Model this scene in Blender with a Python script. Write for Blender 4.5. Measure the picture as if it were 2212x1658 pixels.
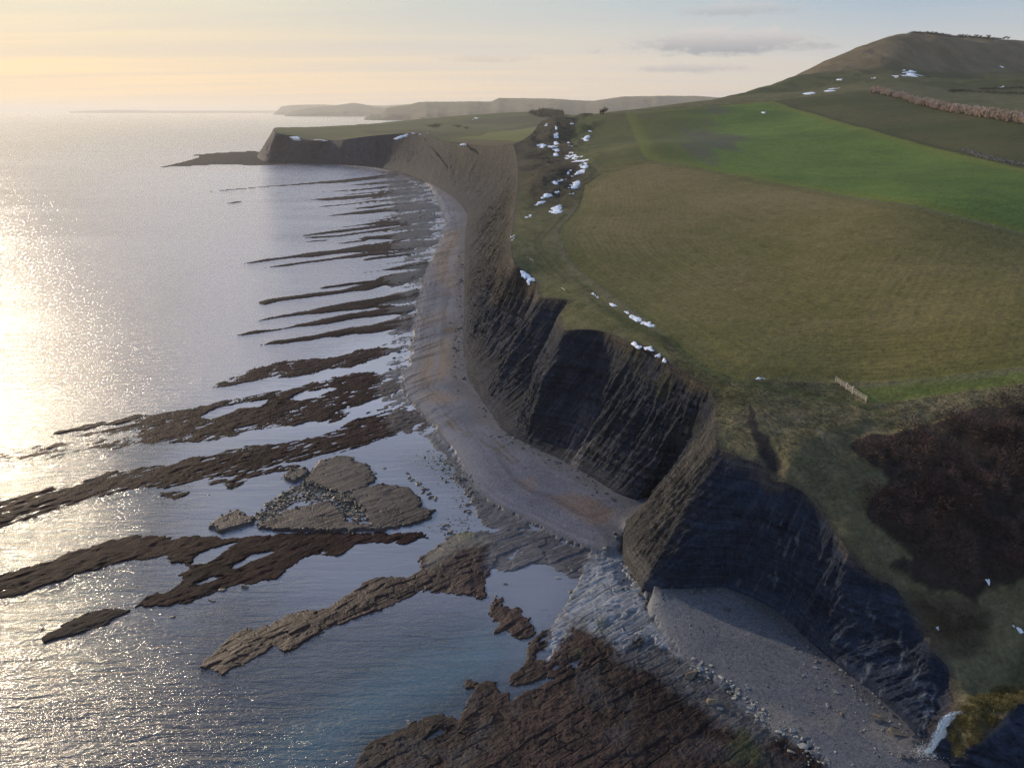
import bpy, bmesh, math, random
import numpy as np

# ------------------------------------------------------------------ camera, world, sun, exposure
SC = bpy.context.scene
for o in list(bpy.data.objects):
    bpy.data.objects.remove(o)
H = 85.0                       # camera height above the sea
PITCH = math.radians(19.33)
F, CX, CY = 1682.8, 1106.0, 829.0        # focal length and centre, in photo units (2212 x 1658)
CT, ST = math.cos(PITCH), math.sin(PITCH)
SUN_AZ, SUN_EL = math.radians(-42.5), math.radians(15.5)   # azimuth from +Y, towards +X positive

cd = bpy.data.cameras.new("camera")
cam = bpy.data.objects.new("camera", cd)
SC.collection.objects.link(cam)
cam.location = (0, 0, H)
cam.rotation_euler = (math.pi / 2 - PITCH, 0, 0)
cd.sensor_width = 36.0
cd.lens = 36.0 * F / 2212.0
cd.clip_start, cd.clip_end = 1.0, 400000.0
SC.camera = cam

SC.view_settings.view_transform = 'Standard'
SC.view_settings.look = 'None'
SC.view_settings.gamma = 1.0
SC.view_settings.use_curve_mapping = False
SC.view_settings.exposure = 0.5
SC.render.engine = 'CYCLES'
SC.cycles.use_denoising = True
SC.cycles.denoising_prefilter = 'NONE'
SC.cycles.max_bounces = 6
SC.cycles.volume_bounces = 1
SC.cycles.transparent_max_bounces = 8
SC.cycles.caustics_reflective = False
SC.cycles.caustics_refractive = False
SC.cycles.sample_clamp_indirect = 4.0


class NT:
    """small helper to write node trees"""
    def __init__(s, tree):
        s.t = tree
        s.t.nodes.clear()

    def n(s, typ, ins=None, **kw):
        nd = s.t.nodes.new(typ)
        for k, v in kw.items():
            setattr(nd, k, v)
        for k, v in (ins or {}).items():
            s.set(nd, k, v)
        return nd

    def set(s, nd, k, v):
        sock = nd.inputs[k]
        if isinstance(v, bpy.types.NodeSocket):
            s.t.links.new(v, sock)
        elif isinstance(v, bpy.types.Node):
            s.t.links.new(v.outputs[0], sock)
        else:
            if sock.type == 'RGBA' and len(v) == 3:
                v = (*v, 1)
            sock.default_value = v

    def math(s, op, a, b=0.0, c=0.0, clamp=False):
        nd = s.n('ShaderNodeMath', operation=op, use_clamp=clamp)
        s.set(nd, 0, a); s.set(nd, 1, b); s.set(nd, 2, c)
        return nd.outputs[0]

    def mix(s, f, a, b, mode='MIX'):
        nd = s.n('ShaderNodeMix', data_type='RGBA', blend_type=mode)
        s.set(nd, 'Factor', f)
        s.set(nd, nd.inputs.find('A') if False else 6, a)
        s.set(nd, 7, b)
        return nd.outputs[2]

    def ramp(s, f, stops, interp='LINEAR'):
        nd = s.n('ShaderNodeValToRGB')
        cr = nd.color_ramp
        cr.interpolation = interp
        while len(cr.elements) < len(stops):
            cr.elements.new(0.5)
        for e, (p, c) in zip(cr.elements, stops):
            e.position = p
            e.color = (c, c, c, 1) if isinstance(c, (int, float)) else (*c, 1)
        s.set(nd, 0, f)
        return nd.outputs[0]

    def noise(s, vec, scale, detail=4, rough=0.55, dist=0.0):
        nd = s.n('ShaderNodeTexNoise', {'Scale': scale, 'Detail': detail, 'Roughness': rough, 'Distortion': dist})
        if vec is not None:
            s.set(nd, 'Vector', vec)
        return nd.outputs[0]

    def mapping(s, vec, rot=(0, 0, 0), scale=(1, 1, 1), loc=(0, 0, 0)):
        nd = s.n('ShaderNodeMapping')
        s.set(nd, 'Vector', vec); s.set(nd, 'Rotation', rot); s.set(nd, 'Scale', scale); s.set(nd, 'Location', loc)
        return nd.outputs[0]

    def attr(s, name, out='Fac'):
        return s.n('ShaderNodeAttribute', attribute_name=name).outputs[out]

    def pos(s):
        return s.n('ShaderNodeNewGeometry').outputs['Position']


def new_mat(name):
    m = bpy.data.materials.new(name)
    m.use_nodes = True
    return m, NT(m.node_tree)


SKY_K = 0.13
def build_world():
    w = bpy.data.worlds.new("World")
    SC.world = w
    w.use_nodes = True
    b = NT(w.node_tree)
    sky = b.n('ShaderNodeTexSky', sky_type='NISHITA')
    sky.sun_disc = False
    sky.sun_elevation = SUN_EL
    sky.sun_rotation = SUN_AZ
    sky.altitude = 80
    sky.air_density = 1.0
    sky.dust_density = 1.6
    sky.ozone_density = 1.5
    d = b.n('ShaderNodeTexCoord').outputs['Generated']
    sx = b.n('ShaderNodeSeparateXYZ', {0: d})
    X, Y, Z = sx.outputs
    col = sky.outputs[0]
    # thin high cloud veil: flat layer seen in perspective
    zz = b.math('ADD', b.math('MAXIMUM', Z, 0.0), 0.06)
    cv = b.n('ShaderNodeCombineXYZ', {0: b.math('DIVIDE', X, zz), 1: b.math('DIVIDE', Y, zz), 2: 0.0}).outputs[0]
    n1 = b.noise(b.mapping(cv, rot=(0, 0, 0.5), scale=(0.22, 0.75, 1)), 1.0, 7, 0.6, 0.6)
    veil = b.ramp(n1, [(0.36, 0.0), (0.66, 1.0)])
    # warm brightness low and towards the sun, cool grey elsewhere (cloud colour)
    sd = (math.sin(SUN_AZ) * math.cos(SUN_EL), math.cos(SUN_AZ) * math.cos(SUN_EL), math.sin(SUN_EL))
    dotn = b.n('ShaderNodeVectorMath', operation='DOT_PRODUCT')
    b.set(dotn, 0, d); b.set(dotn, 1, sd)
    tow = b.ramp(dotn.outputs['Value'], [(0.40, 0.0), (0.8, 0.5), (0.985, 1.0)])
    k = 1.0 / SKY_K
    low = b.ramp(Z, [(0.0, 1.0), (0.05, 0.72), (0.115, 0.12), (0.40, 0.0)])
    cool = b.mix(tow, (0.22 * k, 0.32 * k, 0.43 * k), (0.60 * k, 0.57 * k, 0.44 * k))
    warm = b.mix(tow, (0.54 * k, 0.475 * k, 0.42 * k), (0.80 * k, 0.56 * k, 0.30 * k))
    ccol = b.mix(low, cool, warm)
    ccol = b.mix(b.ramp(Z, [(0.16, 0.0), (0.45, 1.0)]), ccol, (0.15 * k, 0.27 * k, 0.56 * k))
    up = b.ramp(Z, [(0.0, 0.98), (0.14, 0.96), (0.32, 0.65), (0.7, 0.32), (1.0, 0.25)])
    fac = b.math('MULTIPLY', up, b.math('ADD', b.math('MULTIPLY', veil, 0.22), 0.78))
    fac = b.math('MAXIMUM', fac, b.math('MULTIPLY', b.ramp(Z, [(0.0, 0.985), (0.20, 0.985), (0.42, 0.0)]), b.ramp(dotn.outputs['Value'], [(0.35, 0.9), (0.85, 1.0)])))
    col = b.mix(fac, col, ccol)
    # darker low veil streaks
    n2 = b.noise(b.mapping(cv, rot=(0, 0, 0.35), scale=(0.16, 0.9, 1), loc=(3.1, 1.7, 0)), 1.0, 6, 0.55, 0.4)
    st = b.ramp(n2, [(0.42, 0.0), (0.62, 1.0)])
    col = b.mix(b.math('MULTIPLY', st, 0.30), col, (0.40 * k, 0.41 * k, 0.45 * k))
    # one small grey cumulus over the far hills, and a wisp above it
    az = b.math('ARCTAN2', X, Y)
    el = b.math('ARCSINE', Z)
    def cloud(col, a0, e0, wa, we, shade, light, strength, seed):
        ua = b.math('DIVIDE', b.math('SUBTRACT', az, a0), wa)
        ue = b.math('DIVIDE', b.math('SUBTRACT', el, e0), we)
        ue2 = b.math('MULTIPLY', ue, b.ramp(b.math('ADD', b.math('MULTIPLY', ue, 0.5), 0.5), [(0.3, 1.5), (0.7, 1.0)]))
        r = b.math('SQRT', b.math('ADD', b.math('MULTIPLY', ua, ua), b.math('MULTIPLY', ue2, ue2)))
        cvv = b.n('ShaderNodeCombineXYZ', {0: b.math('MULTIPLY', az, 1.0), 1: b.math('MULTIPLY', el, 2.6), 2: seed}).outputs[0]
        nn = b.noise(cvv, 38.0, 6, 0.6, 0.2)
        m = b.ramp(b.math('SUBTRACT', b.math('ADD', b.math('MULTIPLY', nn, 2.0), 0.0), r), [(0.02, 0.0), (0.55, 1.0)])
        cc = b.mix(b.ramp(b.math('ADD', b.math('MULTIPLY', ue, 0.5), 0.5), [(0.35, 0.0), (0.85, 1.0)]), shade, light)
        return b.mix(b.math('MULTIPLY', m, strength), col, cc)
    sh, lt = (0.29 * k, 0.295 * k, 0.315 * k), (0.47 * k, 0.44 * k, 0.43 * k)
    col = cloud(col, 0.242, 0.071, 0.125, 0.020, sh, lt, 1.0, 1.0)
    col = cloud(col, 0.21, 0.046, 0.07, 0.008, sh, lt, 0.55, 5.0)
    col = cloud(col, 0.255, 0.106, 0.08, 0.010, sh, lt, 0.5, 9.0)
    col = cloud(col, -0.03, 0.058, 0.06, 0.007, sh, lt, 0.3, 13.0)
    bg = b.n('ShaderNodeBackground', {'Color': col, 'Strength': SKY_K})
    out = b.n('ShaderNodeOutputWorld')
    b.t.links.new(bg.outputs[0], out.inputs[0])


build_world()
ld = bpy.data.lights.new("sun", 'SUN')
ld.energy = 2.5
ld.angle = math.radians(0.6)
ld.color = (1.0, 0.82, 0.58)
sun = bpy.data.objects.new("sun", ld)
SC.collection.objects.link(sun)
sun.rotation_euler = (math.pi / 2 - SUN_EL, 0, math.pi - SUN_AZ)
sun.location = (-300, 500, 300)

# ------------------------------------------------------------------ helpers: projection, noise, polygons
CROP = {'P': (0, 0, 1.1302), 'L1': (550, 400, .27125), 'L2': (550, 640, .27125), 'L3': (350, 840, .36166),
        'L4': (0, 950, .27125), 'L5': (400, 1100, .36166), 'L6': (0, 1300, .36166), 'L7': (450, 1280, .36166),
        'L8': (800, 1474, .36166), 'C1': (0, 1100, .46678), 'C2': (800, 1100, .46678), 'C3': (1650, 1100, .46678),
        'C5': (800, 500, .39207), 'C6': (1650, 500, .39207), 'H1': (0, 0, .38427), 'H2': (600, 200, .38427), 'H3': (1650, 50, .38427),
        'H4': (1100, 250, .30151)}


def P(c, pts):
    """outline measured on a zoomed crop of the photograph -> photo units"""
    ox, oy, s = CROP[c]
    a = np.array(pts, float)
    return (np.array([ox, oy]) + a[:, :2] * s) / 1.1302


def ray(uv):
    uv = np.atleast_2d(np.asarray(uv, float))
    a = (uv[:, 0] - CX) / F
    b = (CY - uv[:, 1]) / F
    return np.stack([a, CT + b * ST, -ST + b * CT], 1)


def wz(uv, z):
    """world xy of photo points lying at height z"""
    d = ray(uv)
    t = (np.asarray(z) - H) / d[:, 2]
    return np.stack([d[:, 0] * t, d[:, 1] * t], 1)


def wy(u, v, y):
    d = ray([(u, v)])[0]
    t = y / d[1]
    return d[0] * t, y, H + d[2] * t


def _hash(ix, iy, seed):
    h = (ix.astype(np.int64) * 374761393 + iy.astype(np.int64) * 668265263 + seed * 974634777) & 0xFFFFFFFF
    h = ((h ^ (h >> 13)) * 1274126177) & 0xFFFFFFFF
    h = (h ^ (h >> 16)) & 0xFFFFFFFF
    return h / 4294967295.0


def vnoise(x, y, seed=0):
    ix, iy = np.floor(x), np.floor(y)
    fx, fy = x - ix, y - iy
    fx = fx * fx * fx * (fx * (fx * 6 - 15) + 10)
    fy = fy * fy * fy * (fy * (fy * 6 - 15) + 10)
    a, b_ = _hash(ix, iy, seed), _hash(ix + 1, iy, seed)
    c, d = _hash(ix, iy + 1, seed), _hash(ix + 1, iy + 1, seed)
    return ((a * (1 - fx) + b_ * fx) * (1 - fy) + (c * (1 - fx) + d * fx) * fy) * 2 - 1


def fbm(x, y, oct=4, seed=0, gain=0.5):
    s, a, tot = 0, 1.0, 0
    for i in range(oct):
        c, sn = math.cos(0.7 * i + .3), math.sin(0.7 * i + .3)
        s = s + a * vnoise((x * c - y * sn) * 2 ** i + 17.3 * i, (x * sn + y * c) * 2 ** i - 9.1 * i, seed + i)
        tot += a
        a *= gain
    return s / tot


def sstep(a, b, x):
    t = np.clip((x - a) / (b - a), 0, 1)
    return t * t * (3 - 2 * t)


def blocks(a, c, row, length, seed):
    """jointed rock: rows along the strike, cross-cut at random; per-block height, tint and distance to the joint"""
    cc = (c + .75 * fbm(a / 6, c / 4, 3, seed + 5) + 2.2 * vnoise(a / 30, c / 22, seed + 6) + .8 * vnoise(a / 60, c / (1.4 * row), seed + 9)) / row
    i = np.floor(cc); f = cc - i
    w = length * (.45 + 1.3 * _hash(i, i * 0, seed))
    aa = (a + .9 * fbm(c / 1.1, a / 3, 3, seed + 7) + .8 * vnoise(c / 3, a / (1.2 * length), seed + 8)) / w + 7.3 * _hash(i, i * 0 + 3, seed)
    j = np.floor(aa); g = aa - j
    # some rows swap part of their width to the neighbour, so joints step
    e = np.minimum(np.minimum(f, 1 - f) * row, np.minimum(g, 1 - g) * w)
    return _hash(i, j, seed + 1) - .5, _hash(i, j, seed + 2), e, f


def seg_dist(px, py, poly, closed=True):
    """distance of points to a polyline, and signed inside test when closed"""
    n = len(poly)
    d2 = np.full(px.shape, 1e18)
    ins = np.zeros(px.shape, bool)
    for i in range(n if closed else n - 1):
        x0, y0 = poly[i]; x1, y1 = poly[(i + 1) % n]
        ex, ey = x1 - x0, y1 - y0
        L = ex * ex + ey * ey + 1e-12
        t = np.clip(((px - x0) * ex + (py - y0) * ey) / L, 0, 1)
        dx, dy = px - x0 - t * ex, py - y0 - t * ey
        d2 = np.minimum(d2, dx * dx + dy * dy)
        if closed and y0 != y1:
            c = ((y0 > py) != (y1 > py)) & (px < ex * (py - y0) / (y1 - y0) + x0)
            ins ^= c
    d = np.sqrt(d2)
    return np.where(ins, d, -d) if closed else d


def sdf(px, py, poly, margin):
    """positive inside; only evaluated near the polygon"""
    out = np.full(px.shape, -1e3)
    lo, hi = poly.min(0) - margin, poly.max(0) + margin
    m = (px > lo[0]) & (px < hi[0]) & (py > lo[1]) & (py < hi[1])
    if m.any():
        out[m] = seg_dist(px[m], py[m], poly)
    return out


class TPS:
    """smooth height surface through control points, in (x/y, ln y) space"""
    def __init__(s, x, y, z, lam=1e-4):
        s.c = np.stack([x / y * 1.6, np.log(y)], 1)
        n = len(s.c)
        d = np.linalg.norm(s.c[:, None] - s.c[None], axis=2)
        K = np.where(d > 0, d * d * np.log(d + 1e-12), 0) + lam * np.eye(n)
        Pm = np.hstack([np.ones((n, 1)), s.c])
        A = np.zeros((n + 3, n + 3))
        A[:n, :n] = K; A[:n, n:] = Pm; A[n:, :n] = Pm.T
        s.w = np.linalg.solve(A, np.concatenate([z, np.zeros(3)]))

    def __call__(s, x, y):
        a, b = x / y * 1.6, np.log(y)
        r = s.w[-3] + s.w[-2] * a + s.w[-1] * b
        for (ca, cb), w in zip(s.c, s.w[:-3]):
            d2 = (a - ca) ** 2 + (b - cb) ** 2
            r = r + w * 0.5 * d2 * np.log(d2 + 1e-20)
        return r


def mesh_obj(name, verts, faces, mat, attrs=None, parent=None, smooth=True):
    """verts (n,3), faces (m,4) or (m,3) int arrays"""
    me = bpy.data.meshes.new(name)
    verts = np.asarray(verts, np.float32); faces = np.asarray(faces, np.int32)
    k = faces.shape[1]
    me.vertices.add(len(verts)); me.vertices.foreach_set('co', verts.ravel())
    me.loops.add(faces.size); me.loops.foreach_set('vertex_index', faces.ravel())
    me.polygons.add(len(faces))
    me.polygons.foreach_set('loop_start', np.arange(0, faces.size, k, dtype=np.int32))
    me.polygons.foreach_set('loop_total', np.full(len(faces), k, np.int32))
    me.polygons.foreach_set('use_smooth', np.full(len(faces), smooth))
    me.update(calc_edges=True)
    me.validate()
    for an, av in (attrs or {}).items():
        av = np.asarray(av, np.float32)
        if av.ndim == 1:
            a = me.attributes.new(an, 'FLOAT', 'POINT'); a.data.foreach_set('value', av)
        else:
            a = me.attributes.new(an, 'FLOAT_COLOR', 'POINT')
            a.data.foreach_set('color', np.hstack([av, np.ones((len(av), 1), np.float32)]).ravel())
    if mat:
        me.materials.append(mat)
    o = bpy.data.objects.new(name, me)
    SC.collection.objects.link(o)
    if parent:
        o.parent = parent
    return o


def grid_faces(nr, nc, keep=None, every=False):
    i = np.arange(nr * nc).reshape(nr, nc)
    f = np.stack([i[:-1, :-1], i[:-1, 1:], i[1:, 1:], i[1:, :-1]], -1).reshape(-1, 4)
    if keep is not None:
        kp = keep.reshape(-1)
        f = f[kp[f].all(1) if every else kp[f].any(1)]
        used = np.zeros(nr * nc, bool); used[f.ravel()] = True
        idx = np.cumsum(used) - 1
        return idx[f], used
    return f, np.ones(nr * nc, bool)


def kind(o, k):
    o['kind'] = k
    return o


def tag(o, label, cat, group=None):
    o['label'] = label; o['category'] = cat; o['kind'] = 'thing'
    if group:
        o['group'] = group
    return o


def lerp(a, b, t):
    t = t[..., None]
    return np.asarray(a) * (1 - t) + np.asarray(b) * t

rng = np.random.default_rng(7)
random.seed(7)
SDIR = math.radians(40)        # strike of the rock beds
CS, SS = math.cos(SDIR), math.sin(SDIR)


def strike(x, y):
    return x * CS + y * SS, -x * SS + y * CS
# ------------------------------------------------------------------ materials
def mat_ground():
    m, b = new_mat("turf")
    p = b.pos()
    alb = b.attr('albedo', 'Color')
    dist = b.n('ShaderNodeVectorMath', {0: p, 1: (0, 0, H)}, operation='DISTANCE').outputs['Value']
    n = b.noise(p, 1.4, 6, 0.78); n2 = b.noise(p, 0.16, 4, 0.6)
    v = b.math('ADD', b.math('MULTIPLY', b.math('SUBTRACT', n, .5), 2.1), b.math('MULTIPLY', b.math('SUBTRACT', n2, .5), .6))
    v = b.math('ADD', v, b.math('MULTIPLY', b.math('SUBTRACT', b.noise(p, .55, 4, .7), .5), 1.1))
    # drill rows in the crop
    rc = b.attr('rowc')
    rown = b.math('ADD', rc, b.math('MULTIPLY', b.math('SUBTRACT', n2, .5), 1.2))
    sn = b.math('SINE', b.math('MULTIPLY', rown, 2.9))
    sn2 = b.math('SINE', b.math('MULTIPLY', rown, .93))
    rm = b.math('MULTIPLY', b.attr('rows'), b.ramp(b.noise(p, .03, 3), [(.35, .25), (.65, 1.0)]))
    v = b.math('ADD', v, b.math('MULTIPLY', rm, b.math('ADD', b.math('MULTIPLY', sn, .07), b.math('MULTIPLY', sn2, .04))))
    f = b.math('MAXIMUM', b.math('ADD', v, 1.0), .25)
    col = b.n('ShaderNodeVectorMath', {0: alb}, operation='SCALE'); b.set(col, 'Scale', f)
    col = b.mix(b.ramp(b.noise(p, .9, 5, .7), [(.52, 0.0), (.72, .45)]), col.outputs[0], b.mix(1.0, alb, (1.35, 1.15, .9), 'MULTIPLY'))
    bk = b.attr('bumpk')
    nb = b.math('ADD', b.noise(p, 1.5, 6, .7), b.math('MULTIPLY', b.noise(p, .35, 3, .6), .9))
    nb = b.math('ADD', b.math('MULTIPLY', nb, bk), b.math('MULTIPLY', rm, b.math('MULTIPLY', sn, .014)))
    bmp = b.n('ShaderNodeBump', {'Strength': 1.0, 'Distance': .9, 'Height': nb})
    bs = b.n('ShaderNodeBsdfPrincipled', {'Base Color': col, 'Roughness': .95, 'Normal': bmp})
    bs.inputs['Specular IOR Level'].default_value = .12
    bs.inputs['Sheen Weight'].default_value = .0
    o = b.n('ShaderNodeOutputMaterial'); b.t.links.new(bs.outputs[0], o.inputs[0])
    return m


def mat_cliff():
    m, b = new_mat("shale")
    p = b.pos()
    alb = b.attr('albedo', 'Color')
    # streaks run with the steep dip of the face; beds are level
    st = b.noise(b.mapping(p, scale=(1.0, 1.0, .55)), 1.0, 8, .74, .3)
    bd = b.noise(b.mapping(p, rot=(.03, .02, 0), scale=(.05, .05, 1.35)), 1.0, 6, .72, .25)
    gr = b.noise(p, 1.9, 6, .78)
    v = b.math('ADD', b.math('MULTIPLY', b.math('SUBTRACT', st, .5), 2.3), b.math('MULTIPLY', b.math('SUBTRACT', gr, .5), 1.9))
    v = b.math('ADD', v, b.math('MULTIPLY', b.math('SUBTRACT', bd, .5), 2.6))
    f = b.math('MAXIMUM', b.math('ADD', v, 1.0), .3)
    col = b.n('ShaderNodeVectorMath', {0: alb}, operation='SCALE'); b.set(col, 'Scale', f)
    hgt = b.math('ADD', b.math('MULTIPLY', st, .9), b.math('ADD', b.math('MULTIPLY', gr, .45), b.math('MULTIPLY', bd, .85)))
    bmp = b.n('ShaderNodeBump', {'Strength': 1.0, 'Distance': 1.3, 'Height': hgt})
    bs = b.n('ShaderNodeBsdfPrincipled', {'Base Color': col.outputs[0], 'Roughness': .82, 'Normal': bmp})
    bs.inputs['Specular IOR Level'].default_value = .15
    o = b.n('ShaderNodeOutputMaterial'); b.t.links.new(bs.outputs[0], o.inputs[0])
    return m


def mat_shore():
    """rock ledges, weed, shingle, sand: colours per point, grain and joints procedural"""
    m, b = new_mat("foreshore_rock")
    p = b.pos()
    alb = b.attr('albedo', 'Color')
    weed, joint, shing, wet = (b.attr(k) for k in ('weed', 'joint', 'shingle', 'wet'))
    # joints: long blocks lying along the strike, cross-cut
    q = b.mapping(p, rot=(0, 0, -SDIR), scale=(1, 1, 0))
    wob = b.n('ShaderNodeTexNoise', {'Vector': q, 'Scale': .5, 'Detail': 3.0})
    qq = b.n('ShaderNodeVectorMath', {0: q}, operation='ADD')
    sc = b.n('ShaderNodeVectorMath', {0: wob.outputs['Color']}, operation='SCALE'); b.set(sc, 'Scale', .35)
    b.set(qq, 1, sc.outputs[0])
    va = b.n('ShaderNodeTexVoronoi', {'Vector': b.mapping(qq.outputs[0], scale=(.035, .50, 0)), 'Scale': 1.0, 'Randomness': .9}, feature='DISTANCE_TO_EDGE')
    vb = b.n('ShaderNodeTexVoronoi', {'Vector': b.mapping(qq.outputs[0], rot=(0, 0, .25), scale=(.26, .42, 0)), 'Scale': 1.0, 'Randomness': .85}, feature='DISTANCE_TO_EDGE')
    ea = b.ramp(va.outputs['Distance'], [(0.0, 0.0), (.05, 1.0)])
    eb = b.ramp(vb.outputs['Distance'], [(0.0, 0.0), (.05, 1.0)])
    blk = b.math('MULTIPLY', ea, b.math('ADD', b.math('MULTIPLY', eb, .35), .65))
    blk = b.mix(b.math('MULTIPLY', joint, b.ramp(b.noise(p, .16, 4, .7), [(.36, .15), (.62, 1.0)])), (1, 1, 1), blk)
    n = b.noise(p, 1.6, 6, .75); nf = b.noise(p, 3.6, 5, .8)
    ns = b.noise(b.mapping(p, rot=(0, 0, -SDIR), scale=(.7, 1.7, 1)), 1.0, 7, .78, .2)
    v = b.math('ADD', b.math('MULTIPLY', b.math('SUBTRACT', n, .5), 1.7), b.math('MULTIPLY', b.math('SUBTRACT', nf, .5), b.math('ADD', 1.6, b.math('MULTIPLY', shing, 1.3))))
    v = b.math('ADD', v, b.math('MULTIPLY', b.math('SUBTRACT', ns, .5), b.math('MULTIPLY', weed, 1.1)))
    f = b.math('MAXIMUM', b.math('ADD', v, 1.0), .25)
    col = b.n('ShaderNodeVectorMath', {0: alb}, operation='SCALE'); b.set(col, 'Scale', f)
    col = b.mix(b.math('MULTIPLY', b.ramp(blk, [(0.0, 1.0), (.6, 0.0)]), .42), col.outputs[0], (.022, .019, .020))
    # single pebbles and shells
    vp = b.n('ShaderNodeTexVoronoi', {'Vector': p, 'Scale': 2.4}, feature='F1')
    peb = b.math('MULTIPLY', b.ramp(vp.outputs['Distance'], [(.16, 1.0), (.26, 0.0)]), b.math('MULTIPLY', shing, b.ramp(vp.outputs['Color'], [(.62, 0.0), (.72, 1.0)])))
    col = b.mix(b.math('MULTIPLY', peb, .6), col, b.mix(b.noise(p, .8), (.30, .29, .28), (.06, .06, .065)))
    hgt = b.math('ADD', b.math('MULTIPLY', blk, .30), b.math('MULTIPLY', n, b.math('ADD', .08, b.math('MULTIPLY', weed, .14))))
    hgt = b.math('ADD', hgt, b.math('MULTIPLY', nf, b.math('ADD', .035, b.math('MULTIPLY', weed, .07))))
    hgt = b.math('ADD', hgt, b.math('MULTIPLY', ns, b.math('MULTIPLY', weed, .09)))
    bmp = b.n('ShaderNodeBump', {'Strength': 1.0, 'Distance': 1.0, 'Height': hgt})
    rg = b.math('SUBTRACT', .85, b.math('MULTIPLY', wet, b.ramp(n, [(.3, .52), (.6, .30)])))
    bs = b.n('ShaderNodeBsdfPrincipled', {'Base Color': col, 'Roughness': rg, 'Normal': bmp})
    b.set(bs, 'Specular IOR Level', b.math('MULTIPLY', b.math('ADD', .06, b.math('MULTIPLY', wet, .30)), b.math('SUBTRACT', 1.0, b.math('MULTIPLY', weed, .97))))
    o = b.n('ShaderNodeOutputMaterial'); b.t.links.new(bs.outputs[0], o.inputs[0])
    return m


def mat_sea():
    m, b = new_mat("sea_water")
    p = b.pos()
    dist = b.n('ShaderNodeVectorMath', {0: p, 1: (0, 0, 0)}, operation='DISTANCE').outputs['Value']
    calm = b.attr('calm')
    r1 = b.mapping(p, rot=(0, 0, -math.radians(33)), scale=(.10, .62, 1))
    r2 = b.mapping(p, rot=(0, 0, -math.radians(16)), scale=(.55, 1.25, 1))
    r3 = b.mapping(p, rot=(0, 0, -math.radians(50)), scale=(.016, .075, 1))
    w1 = b.noise(r1, 1.0, 4, .55, .7)
    w2 = b.noise(r2, 1.0, 5, .62, .5)
    w3 = b.noise(r3, 1.0, 3, .5, .6)
    rip = b.n('ShaderNodeTexNoise', {'Vector': b.mapping(p, rot=(0, 0, math.radians(-20)), scale=(1.3, 3.4, 1)), 'Scale': 1.0, 'Detail': 3.0, 'Roughness': .6}).outputs[0]
    k = b.math('SUBTRACT', 1.0, b.math('MULTIPLY', calm, .80))
    h = b.math('ADD', b.math('MULTIPLY', w1, 1.7), b.math('MULTIPLY', w2, .62))
    h = b.math('ADD', h, b.math('MULTIPLY', rip, .30))
    h = b.math('ADD', b.math('MULTIPLY', h, k), b.math('MULTIPLY', w3, 1.2))
    bmp = b.n('ShaderNodeBump', {'Strength': 1.0, 'Distance': .36, 'Height': h})
    # wind lanes: roughness varies in long patches
    lane = b.noise(b.mapping(p, rot=(0, 0, -math.radians(28)), scale=(.0035, .016, 1)), 1.0, 4, .6, .8)
    rg = b.ramp(lane, [(.3, .09), (.7, .20)])
    rg = b.math('MULTIPLY', rg, b.math('SUBTRACT', 1.0, b.math('MULTIPLY', calm, .65)))
    gl = b.n('ShaderNodeBsdfGlossy', {'Color': (1, 1, 1), 'Roughness': rg, 'Normal': bmp})
    tr = b.n('ShaderNodeBsdfTransparent', {'Color': (.52, .74, .90)})
    milk_sky = b.attr('milk_sky')
    body = b.n('ShaderNodeBsdfDiffuse', {'Color': b.mix(b.attr('teal'), b.mix(milk_sky, (.020, .042, .085), (.53, .53, .60)), (.085, .22, .27))})
    deep = b.math('MAXIMUM', b.ramp(b.math('DIVIDE', dist, 1000.0), [(.12, .25), (.5, .8)]), b.math('MAXIMUM', b.math('MULTIPLY', milk_sky, .85), b.math('MULTIPLY', b.attr('teal'), .8)))
    under = b.n('ShaderNodeMixShader'); b.set(under, 0, deep)
    b.t.links.new(tr.outputs[0], under.inputs[1]); b.t.links.new(body.outputs[0], under.inputs[2])
    fr = b.n('ShaderNodeFresnel', {'IOR': 1.7, 'Normal': bmp})
    fac = b.math('MINIMUM', b.math('ADD', b.math('MULTIPLY', fr, 1.0), .02), 1.0)
    mx = b.n('ShaderNodeMixShader'); b.set(mx, 0, fac)
    b.t.links.new(under.outputs[0], mx.inputs[1]); b.t.links.new(gl.outputs[0], mx.inputs[2])
    o = b.n('ShaderNodeOutputMaterial'); b.t.links.new(mx.outputs[0], o.inputs[0])
    return m


def mat_simple(name, c1, c2, scale=3.0, rough=.85, bump=.1, spec=.25, detail=5):
    m, b = new_mat(name)
    p = b.n('ShaderNodeTexCoord').outputs['Object']
    n = b.noise(p, scale, detail, .65)
    oi = b.n('ShaderNodeObjectInfo').outputs['Random']
    col = b.mix(b.ramp(n, [(.3, 0.0), (.7, 1.0)]), c1, c2)
    k = b.math('ADD', .72, b.math('MULTIPLY', oi, .56))
    cs = b.n('ShaderNodeVectorMath', {0: col}, operation='SCALE'); b.set(cs, 'Scale', k)
    bmp = b.n('ShaderNodeBump', {'Strength': .8, 'Distance': bump, 'Height': n})
    bs = b.n('ShaderNodeBsdfPrincipled', {'Base Color': cs.outputs[0], 'Roughness': rough, 'Normal': bmp})
    bs.inputs['Specular IOR Level'].default_value = spec
    o = b.n('ShaderNodeOutputMaterial'); b.t.links.new(bs.outputs[0], o.inputs[0])
    return m


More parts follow.
